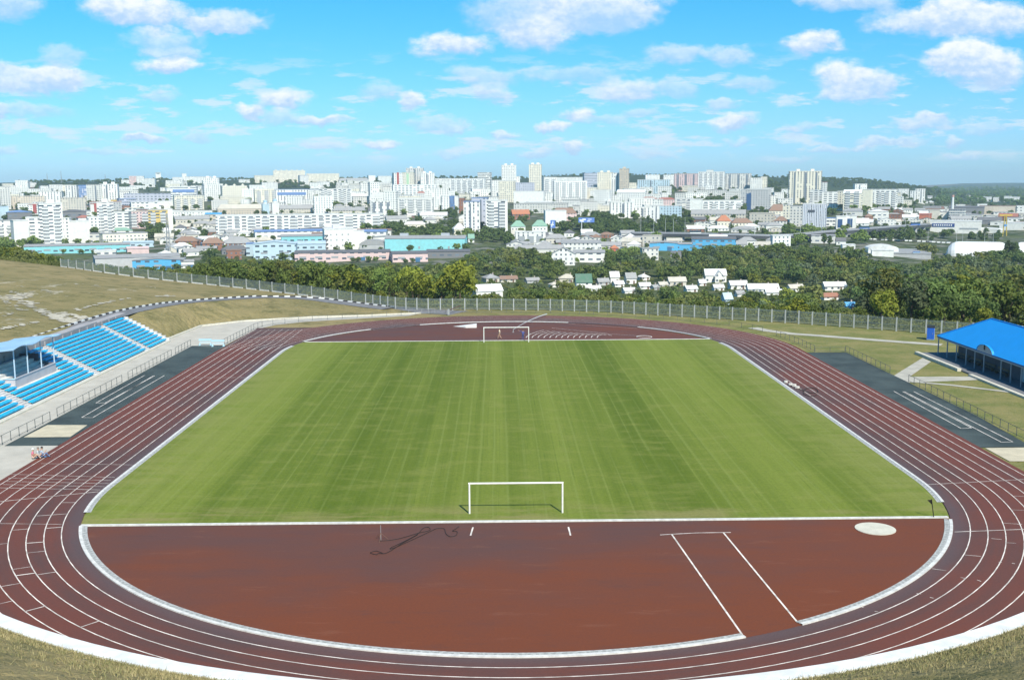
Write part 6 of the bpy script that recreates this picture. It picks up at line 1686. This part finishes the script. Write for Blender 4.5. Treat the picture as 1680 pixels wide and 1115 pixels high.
# labels of the buildings not described one by one: colour, roof, and the landmark next to them
RNAME = {'G':'grey','N':'brown','B':'beige','W':'white','D':'dark','R':'red','A':'slate-blue','L':'pale blue','Q':'green','S':'blue','O':'orange','V':'violet','E':'green','K':'brick','T':'turquoise','p':'pink'}
SHORT = [(235,360,'the pale pink apartment block'),(260,362,'the yellow apartment block'),(86,368,'the tall white tower at the left'),(128,408,'the turquoise shed at the left'),(262,434,'the blue gabled hall'),(137,318,'the blue glass block'),(224,297,'the ridge towers'),(303,318,'the blue-banded office'),(348,308,'the stepped white tower'),(494,366,'the very long white block'),
         (392,400,'the grey-roofed brick house'),(306,396,'the leftmost brick house'),(475,290,'the large cream ridge block'),(478,325,'the blue-striped white block'),(550,325,'the stepped white group'),(614,318,'the tower pair'),(452,410,'the light blue gabled shed'),(555,394,'the white factory box'),(560,420,'the pink low building'),(700,400,'the turquoise hall'),(680,295,'the coloured tower group'),(682,340,'the grid-windowed block'),
         (814,356,'the white block with the stair strip'),(774,356,'the slender blue tower'),(835,290,'the slim skyline tower'),(878,292,'the cream skyline tower'),(935,315,'the many-windowed white block'),(910,360,'the plain white block'),(870,390,'the three-windowed garage'),(924,420,'the brown-gabled house'),(960,366,'the blue billboard'),(1024,298,'the tan tower'),(1078,335,'the red-roofed pink building'),(1073,352,'the glass stair tower'),
         (1088,404,'the light-blue gabled shed'),(1125,300,'the pink striped tower'),(1167,298,'the large stepped tower'),(1210,300,'the wide grey tower'),(1240,328,'the block with the glass corner'),(1183,339,'the long balcony block'),(1186,364,'the orange-roofed building'),(1320,305,'the huge cream slab'),(1336,358,'the grey office block'),(1448,328,'the wide balcony block'),(1395,365,'the dark-blue glass bays'),(1562,335,'the tall chimney'),(1567,373,'the white store'),(1280,396,'the square white house'),
         (1508,321,'the two slope towers'),(1605,408,'the white arched hall'),(1645,372,'the yellow crane'),(1445,410,'the curved white roof'),(1640,327,'the far village on the plain')]
used = set()
for (t, label, (qx, qy, dist, H, wpx), cn, cat, rk, rc) in PENDING:
    if label: used.add(label)
for (t, label, (qx, qy, dist, H, wpx), cn, cat, rk, rc) in PENDING:
    if label: continue
    near = sorted(SHORT, key=lambda s: abs(s[0]-qx)/1.6+abs(s[1]-qy))[:7]; done = False
    roofw = {'F': 'flat', 'G': 'gabled', 'E': 'gabled', 'H': 'hipped', 'D': 'arched'}[rk]
    for size in ('', 'small ' if H < 8 else 'tall ' if H > 22 else 'mid-sized '):
        for (sx, sy, nm) in near:
            nm = nm.replace('the coloured tower group', 'the coloured towers')
            dx, dy = qx-sx, qy-sy
            rel = ('right of ' if dx > 0 else 'left of ') if abs(dx) > 2.2*abs(dy) else ('behind ' if dy < 0 else 'in front of ')
            lab = f"{size}{cn} {cat} with {RNAME[rc]} {roofw} roof {rel}{nm}"
            if lab not in used and len(lab.split()) < 16: used.add(lab); t['label'] = lab; done = True; break
        if done: break
    if not done:
        import itertools
        for (p_, q_) in itertools.combinations(near, 2):
            lab = f"{cn} {cat} between {p_[2]} and {q_[2]}"
            if lab not in used and len(lab.split()) <= 16: used.add(lab); t['label'] = lab; done = True; break
    if not done: t['label'] = f"{cn} {cat} with {RNAME[rc]} {roofw} roof near {near[0][2]}"
print('buildings', len(PENDING), 'fill', nf)

# ------------------------------------------------------------------ big white arched hall, chimney, billboards, overpass, masts
def arched_hall(label, x0, x1, yt, yb):
    c = at_ground((x0+x1)/2, yb); dist = np.linalg.norm((c-CAMP)[:2]); w = (x1-x0)*dist/F_PX; H = z_at((x0+x1)/2, yt, c); d = 30
    phi = math.atan2(c[0]-CX, c[1]); t = thing('hall', label, 'hall', c+np.array([math.sin(phi), math.cos(phi), 0])*d/2, -phi)
    r = MB(); n = 14; prof = [(-d/2*math.cos(math.pi*k/n), H*math.sin(math.pi*k/n)**.8) for k in range(n+1)]; m = 8
    def P(i, k):                                    # inflated hall: rounded at both ends
        e = i/m; sh = math.sin(math.pi*min(1, max(0, e if e < .5 else 1-e)*2)*.5) if e < .25 or e > .75 else 1
        e2 = min(e, 1-e); s = math.sqrt(max(0, 1-(1-min(1, e2/.2))**2)) if e2 < .2 else 1.0
        return (-w/2+w*e, prof[k][0]*(.25+.75*s), prof[k][1]*max(.02, s)-1)
    m = 20
    for i in range(m):
        for k in range(n): r.face([P(i,k), P(i+1,k), P(i+1,k+1), P(i,k+1)])
    r.build('shell', mat('white_shell', (.80,.81,.80), .6, var=.06, vscale=.1), t, smooth=True)
    MB().box(-w/2*.9, w/2*.9, -d/2-.25, -d/2+.4, -2, .6).build('base', CONC, t); TOWN_POS.append((c[0], c[1], w, d, x0, x1, yt, yb))
arched_hall('big white inflated arched hall above the wood at the right', 1557, 1652, 396, 422)
arched_hall('white arched hall cut by the right edge, behind the slim poplars', 1666, 1720, 397, 423)
def chimney():
    c = at_ground(1562, 352); dist = np.linalg.norm((c-CAMP)[:2]); H = z_at(1562, 320, c)
    t = thing('chimney_stack', 'tall pale industrial chimney on the right side of the town', 'chimney', c)
    MB().tube([(0,0,-1),(0,0,H)], 2.6, 12, r1=1.6).build('shaft', mat('chimney_pale', (.66,.67,.66), .8, var=.1), t); MB().tube([(0,0,H-3),(0,0,H)], 1.95, 12).build('rim', mat('chimney_rim', (.55,.30,.26), .8), t)
chimney()
def mast(px, yb, yt, label, w=1.6):
    c = at_ground(px, yb); dist = np.linalg.norm((c-CAMP)[:2]); H = z_at(px, yt, c); t = thing('lattice_mast', label, 'mast', c)
    for s in ((-1,-1),(1,-1),(1,1),(-1,1)): MB().tube([(s[0]*w, s[1]*w, -1), (s[0]*w*.25, s[1]*w*.25, H)], .22, 5, m=0).build('leg', GREYM, t)
    b = MB()
    for k in range(8):
        z0, z1 = H*k/8, H*(k+1)/8; a, e = w*(1-.75*k/8), w*(1-.75*(k+1)/8)
        for q, r_ in (((-a,-a),(e,-e)),((a,-a),(-e,-e)),((a,a),(e,-e)),((-a,a),(-e,-e))): b.tube([(*q, z0), (*r_, z1)], .12, 4)
    b.build('bracing', GREYM, t)
mast(277, 421, 350, 'grey lattice mast rising beside the yellow apartment block'); mast(78, 300, 284, 'thin radio mast on the wooded skyline, left', 1.0); mast(101, 300, 280, 'tallest thin radio mast on the wooded skyline', 1.0); mast(173, 298, 286, 'short radio mast on the wooded skyline, right of the others', 1.0)
def billboard(px, yb, y0, y1, w, label, seed):
    c = at_ground(px, yb); dist = np.linalg.norm((c-CAMP)[:2]); s = dist/F_PX; z = lambda y: z_at(px, y, c); phi = math.atan2(c[0]-CX, c[1]); t = thing('billboard', label, 'billboard', c, -phi)
    MB().tube([(-w*s*.3,0,-1),(-w*s*.3,0,z(y1))], .45, 8).build('post', mat('pale_post', (.6,.62,.63)), t)
    MB().box(-w*s/2, w*s/2, -.3, .3, z(y1), z(y0), bottom=True).build('board', mat('board_blue', (.12,.22,.55), .5), t); p = MB(); q = random.Random(seed)
    for i in range(6):
        a = q.uniform(-.48, .2)*w*s; b = q.uniform(.05, .7); p.box(a, a+q.uniform(.1,.28)*w*s, -.34-i*.004, -.303, z(y1)+(z(y0)-z(y1))*b, z(y1)+(z(y0)-z(y1))*min(.95, b+q.uniform(.1,.35)))
    p.build('picture', mat('board_white', (.74,.78,.82), .6), t)
billboard(962, 387, 357, 365, 26, 'wide blue and white billboard on a tall pole above the trees', 4); billboard(907, 388, 361, 374, 8, 'narrow violet-blue billboard on a thin pole left of the wide one', 9)
def overpass():
    pts = [(1036,383.5),(1090,384),(1150,385),(1210,386.5),(1262,388),(1300,387),(1350,382),(1420,376.5),(1500,370.5),(1526,368.5)]
    P = []
    for px, y in pts:
        q = at_ground(px, y+10); s = np.linalg.norm((q-CAMP)[:2])/F_PX; P.append(np.array([q[0], q[1], q[2]+z_at(px, y, q)+.6]))
    o = P[0].copy(); t = thing('overpass', 'long grey road overpass crossing the middle distance on the right', 'bridge', o)
    A = [p-o+np.array([0,-7,0]) for p in P]; B = [p-o+np.array([0,7,0]) for p in P]; z = lambda Q, h: [q+np.array([0,0,h]) for q in Q]
    MB().ribbon(A, B).ribbon(z(A,-2.6), A).ribbon(B, z(B,-1.5)).ribbon(z(B,-1.5), z(A,-2.6)).build('deck', mat('deck_shade_grey', (.075,.08,.088), .8, var=.2, vscale=.1), t)  # dark colour stands for the shade on its side and underside
    MB().ribbon(z(A,0.002), z(A,.8)).ribbon(z(A,.8), z([a+np.array([0,.35,0]) for a in A],.8)).build('parapet', mat('parapet_grey', (.33,.34,.37), .8), t); MB().ribbon(z(B,0.002), z(B,1.0)).build('parapet', mat('parapet_grey', (.46,.47,.50)), t)
    for k in range(len(P)-1):
        for f in (0., .5):
            q = P[k]+(P[k+1]-P[k])*f; g = float(far_z(np.array([q[0]]), np.array([q[1]]))[0])
            if q[2]-1.5-g > 1.5: MB().box(-1, 1, -5, 5, g-q[2]-1, -1.503).build('pier', CONC2, t, q-o)
    return P
OP = overpass()
lampm = [MB().tube([(0,0,-.4),(0,0,11)], .16, 6, r1=.10).mesh('pole', mat('lamp_pole', (.52,.54,.55), .6)), MB().tube([(0,0,11),(0,-.9,11.5),(0,-2.6,11.6)], .09, 5).mesh('arm', mat('lamp_pole', (.52,.54,.55))), MB().box(-.25,.25,-3.3,-2.5,11.45,11.65,bottom=True).mesh('lamp_head', mat('lamp_head', (.6,.6,.58)))]
def street_lamp(p, label, group, h=1.0):
    t = thing('street_lamp', label, 'street lamp', p, rng.uniform(-.2, .2), group); t.scale = (1, 1, h)
    for m in lampm: link(m.name.split('.')[0], m, t)
for px in (998, 1013, 1030): q = far_at(px, 905); street_lamp(q+np.array([0,0,.3]), 'tall grey street lamp on the road left of the overpass, amid trees', 'street lamps before the overpass')
def on_op(px):
    for a, b in zip(OP[:-1], OP[1:]):
        pa, pb = to_px(a)[0], to_px(b)[0]
        if pa <= px <= pb: return a+(b-a)*(px-pa)/(pb-pa)
for px in (1050,1071,1090,1103,1122,1155,1195,1235,1275,1310,1345,1390,1440,1480,1520): street_lamp(on_op(px)+np.array([0,-6,0]), 'tall grey street lamp along the parapet of the long overpass', 'street lamps on the overpass', 1.25)
# lower road with white kerb blocks on the right
lp = [at_ground(x, y) for x, y in [(1422,392),(1460,394.5),(1500,396),(1540,398),(1580,399.5),(1640,401)]]
A = [p+np.array([0,-5,.25]) for p in lp]; B = [p+np.array([0,6,.25]) for p in lp]; struct(MB().ribbon(A, B).build('road', ASPH))
t = thing('road_barrier', 'row of white barrier blocks along the lower road beside the clearing', 'barrier', lp[0]); rb = MB().box(-1.6, 1.6, -.25, .25, 0, 1.1).mesh('block', WHITE)
for a, c in zip(lp[:-1], lp[1:]):
    L = np.linalg.norm(c-a); n = int(L/4)
    for k in range(n):
        if k % 3 != 2: o = link('block', rb, t, a+(c-a)*(k+.5)/n-lp[0]+np.array([0,-5.4,0])); o.rotation_euler.z = math.atan2((c-a)[1], (c-a)[0])
for px, y in [(1438,399),(1476,401),(1484,399),(1522,402),(1569,403),(1579,404),(1615,404),(1629,405)]: street_lamp(at_ground(px, y-4), 'grey street lamp beside the lower road at the clearing', 'street lamps on the lower road')
# vehicles
def car_mesh(L=4.3, W_=1.75, H1=.85, H2=1.45, bus=False):
    b = MB().box(-L/2, L/2, -W_/2, W_/2, .28, H1, 0, True); c = MB(); a, d = (-L*.30, L*.22) if not bus else (-L*.49, L*.48)
    q = .12 if not bus else .02
    for s in (0,): c.v += [(a,-W_/2+.05,H1),(d,-W_/2+.05,H1),(d,W_/2-.05,H1),(a,W_/2-.05,H1),(a+q*L*.6,-W_/2+.18,H2),(d-q*L*.8,-W_/2+.18,H2),(d-q*L*.8,W_/2-.18,H2),(a+q*L*.6,W_/2-.18,H2)]; c.f += [(4,5,6,7),(0,1,5,4),(1,2,6,5),(2,3,7,6),(3,0,4,7)]; c.m += [0,1,1,1,1]
    w = MB()
    for x in (-L*.31, L*.31):
        for s in (-1, 1): w.tube([(x, s*(W_/2-.2), .32), (x, s*W_/2, .32)], .32, 10)
    return b, c, w
def car(p, rz, col, label, cat='car', bus=False):
    b, c, w = car_mesh(10, 2.5, 1.4, 3.1, True) if bus else car_mesh(); m = mat('vehicle_%s' % ''.join('%02d' % int(x*99) for x in col), col, .35, .5); t = thing('bus' if bus else 'car', label, cat, p, rz, None)
    b.build('body', m, t); c.build('cabin', [m, mat('car_glass', (.04,.05,.06), .1, .6)], t); w.build('wheels', BLACK, t)
for px, col, lab, bus in [(1004,(.75,.75,.75),'white car on the road just left of the overpass',0),(1020,(.10,.16,.40),'dark blue car on the road left of the overpass',0),(1066,(.7,.7,.7),'silver car on the left end of the overpass',0),(1140,(.78,.78,.76),'white van on the overpass above the light-blue sheds',1),(1180,(.35,.06,.05),'dark red car on the overpass, right of the white van',0),(1226,(.6,.62,.63),'grey car at the lowest part of the overpass',0),(1416,(.10,.18,.42),'dark blue bus on the right half of the overpass',1),(1500,(.05,.16,.55),'bright blue van near the right end of the overpass',1)]:
    p = on_op(px) if px > 1036 else far_at(px, 902)
    car(p+np.array([0,-2.5,.05]) if px > 1036 else p+np.array([0,0,.3]), rng.uniform(-.1,.1), col, lab, 'bus' if bus else 'car', bool(bus))
for px, y, col, lab in [(1485,396.3,(.06,.06,.07),'black car on the lower road beside the clearing'),(1556,399.3,(.5,.52,.54),'grey car on the lower road near the white arched hall'),(1527,398,(.7,.7,.68),'white car on the lower road between two dark ones')]:
    car(at_ground(px, y)+np.array([0,0,.3]), rng.uniform(-.1,.1), col, lab)
c = at_ground(1648, 388); dist = np.linalg.norm((c-CAMP)[:2]); t = thing('crane', 'yellow yard crane at the right edge of the town', 'crane', c); H = z_at(1648, 352, c); YE = mat('crane_yellow', (.55,.40,.06), .6)
for s in (-1, 1): MB().tube([(s*2.2,0,-1),(s*.8,0,H)], .5, 6).build('leg', YE, t)
MB().box(-7, 7, -.7, .7, H*.94, H, bottom=True).build('beam', YE, t); MB().box(-1.5,1.5,-1,1,H*.45,H*.55,bottom=True).build('cab', mat('cab_blue', (.10,.25,.5), .5), t)

# ------------------------------------------------------------------ greenery between the buildings and on the ridge
PATCH = [(0,60,312,326,18,'dark'),(40,215,296,312,60,'dark'),(190,286,296,316,60,'dark'),(318,336,298,320,10,'dark'),(410,625,292,312,130,'dark'),(540,660,288,300,36,'dark'),(620,845,288,302,40,'dark'),(890,1300,284,296,60,'dark'),(240,284,370,402,22,'dark'),(255,345,376,398,26,'dark'),(400,440,384,400,6,'mid'),(500,512,388,398,5,'mid'),
         (618,706,358,392,46,'dark'),(690,766,340,388,44,'dark'),(764,800,362,398,16,'dark'),(790,850,382,402,22,'dark'),(835,872,352,372,16,'dark'),(845,960,314,334,30,'dark'),(895,1000,350,392,64,'dark'),(980,1095,356,386,60,'dark'),(1080,1172,352,386,44,'dark'),(1070,1150,298,322,30,'dark'),(1140,1226,312,336,34,'dark'),(1258,1300,294,330,34,'dark'),(1210,1265,340,372,16,'dark'),
         (1350,1392,330,356,22,'dark'),(1392,1470,340,350,16,'mid'),(1462,1562,318,352,60,'dark'),(1430,1640,376,398,56,'dark'),(1270,1420,380,404,46,'mid'),(1520,1690,330,342,36,'dark'),(1560,1690,326,334,30,'dark'),(560,640,322,344,20,'dark'),(480,510,332,348,12,'dark'),(300,440,376,420,34,'mid'),(840,1060,392,428,50,'mid'),(1050,1280,390,420,40,'mid'),(1440,1530,418,432,14,'olive'),(600,770,392,430,14,'mid'),(1230,1300,370,400,24,'dark'),(20,140,338,356,18,'dark'),(0,60,400,412,14,'mid')]
crs = random.Random(31); G = {}
for (xa, xb, ya, yb, n, col) in PATCH:
    for i in range(n):
        for tr in range(9):
            px, y = crs.uniform(xa, xb), crs.uniform(ya, yb); c = at_ground(px, y); H = crs.uniform(6, 11)
            if c[1] > 2500: H *= 1.15
            hit = False
            for (a, b, w2, d2, x0, x1, yt_, yb_) in TOWN_POS:
                if abs(c[0]-a) < w2/2+H*.3 and -H*.35 < c[1]-b < d2+H*.3: hit = True; break
                # leave most of every listed facade clear of trees
                if c[1] < b and x0-3 < px < x1+3:
                    top = to_px((c[0], c[1], c[2]+H))[1]
                    if top < yb_-(yb_-yt_)*.5 and y > yt_ and yb_-y < 60: hit = True; break
            if not hit: break
        else: continue
        G.setdefault(col, []).append((c[0], c[1], c[2]-.3, H))
# trees standing at the feet of the buildings
for (a, b, w2, d2, x0, x1, yt_, yb_) in list(TOWN_POS):
    n = int(min(7, max(1, w2/9))) if b < 2600 else int(max(1, w2/14)); hb = (yb_-yt_)*b/F_PX
    for i in range(n):
        if crs.random() < .35: continue
        u = crs.uniform(-.6, .6); x, y = a+u*w2, b-crs.uniform(5, 14); z = float(far_z(np.array([x]), np.array([y]))[0])
        H = min(crs.uniform(5.5, 11), max(4, hb*.55)); G.setdefault(crs.choice(['dark','dark','mid']), []).append((x, y, z-.3, H))
# the wooded skyline
for px in np.arange(30, 1300, 5.0):
    if 560 < px < 600 and crs.random() < .3: continue
    for k in range(2):
        q = far_at(px+crs.uniform(-3, 3), crs.uniform(3050, 3330)); G.setdefault('dark', []).append((q[0], q[1], q[2]-1, crs.uniform(5, 11)*(1.0 if px < 860 else .6)))
for px in np.arange(1345, 1530, 3.0):
    q = far_at(px, crs.uniform(3050, 3300)); G['dark'].append((q[0], q[1], q[2]-1, crs.uniform(6, 9)))
for i in range(240):                                # wooded upper slope of the hill behind the huge slab
    px = crs.uniform(1345, 1530); q = far_at(px, crs.uniform(2850, 3250)); G['dark'].append((q[0], q[1], q[2]-1, crs.uniform(6, 10)))
def near_op(x, y):
    for a, b in zip(OP[:-1], OP[1:]):
        e = (b-a)[:2]; u = max(0, min(1, ((x-a[0])*e[0]+(y-a[1])*e[1])/(e@e)))
        if math.hypot(x-a[0]-u*e[0], y-a[1]-u*e[1]) < 16: return True
    return False
G = {c: [q for q in it if not (900 < q[1] < 1300 and near_op(q[0], q[1]))] for c, it in G.items()}
for c, items in G.items(): mass('town_greenery', items, c, 9, .75, 400+len(c)); print('greenery', c, len(items))
for (a, b, n, y0, y1) in [(1530, 1700, 420, 2300, 6000)]:   # woods on the plain
    it = []
    for i in range(n):
        px = crs.uniform(a, b); q = far_at(px, crs.uniform(y0, y1)); it.append((q[0], q[1], q[2]-1, crs.uniform(9, 15)))
    mass('woodland', it, 'dark', 5, 1.5, 501)

# ------------------------------------------------------------------ haze
def haze():
    o = MB().box(-9500, 9500, -180, 11900, -75, 118, bottom=True).build('haze', None)
    o.data.materials.clear(); m = bpy.data.materials.new('haze'); m.use_nodes = True; t = NT(m.node_tree); t.n.clear(); out = t.new('ShaderNodeOutputMaterial'); v = t.new('ShaderNodeVolumePrincipled')
    v.inputs['Color'].default_value = (.60, .83, 1.0, 1); v.inputs['Density'].default_value = 8e-5; v.inputs['Anisotropy'].default_value = -0.12
    t.l.new(v.outputs[0], out.inputs['Volume']); o.data.materials.append(m); o['kind'] = 'stuff'; m.volume_intersection_method if hasattr(m, 'volume_intersection_method') else None
haze()
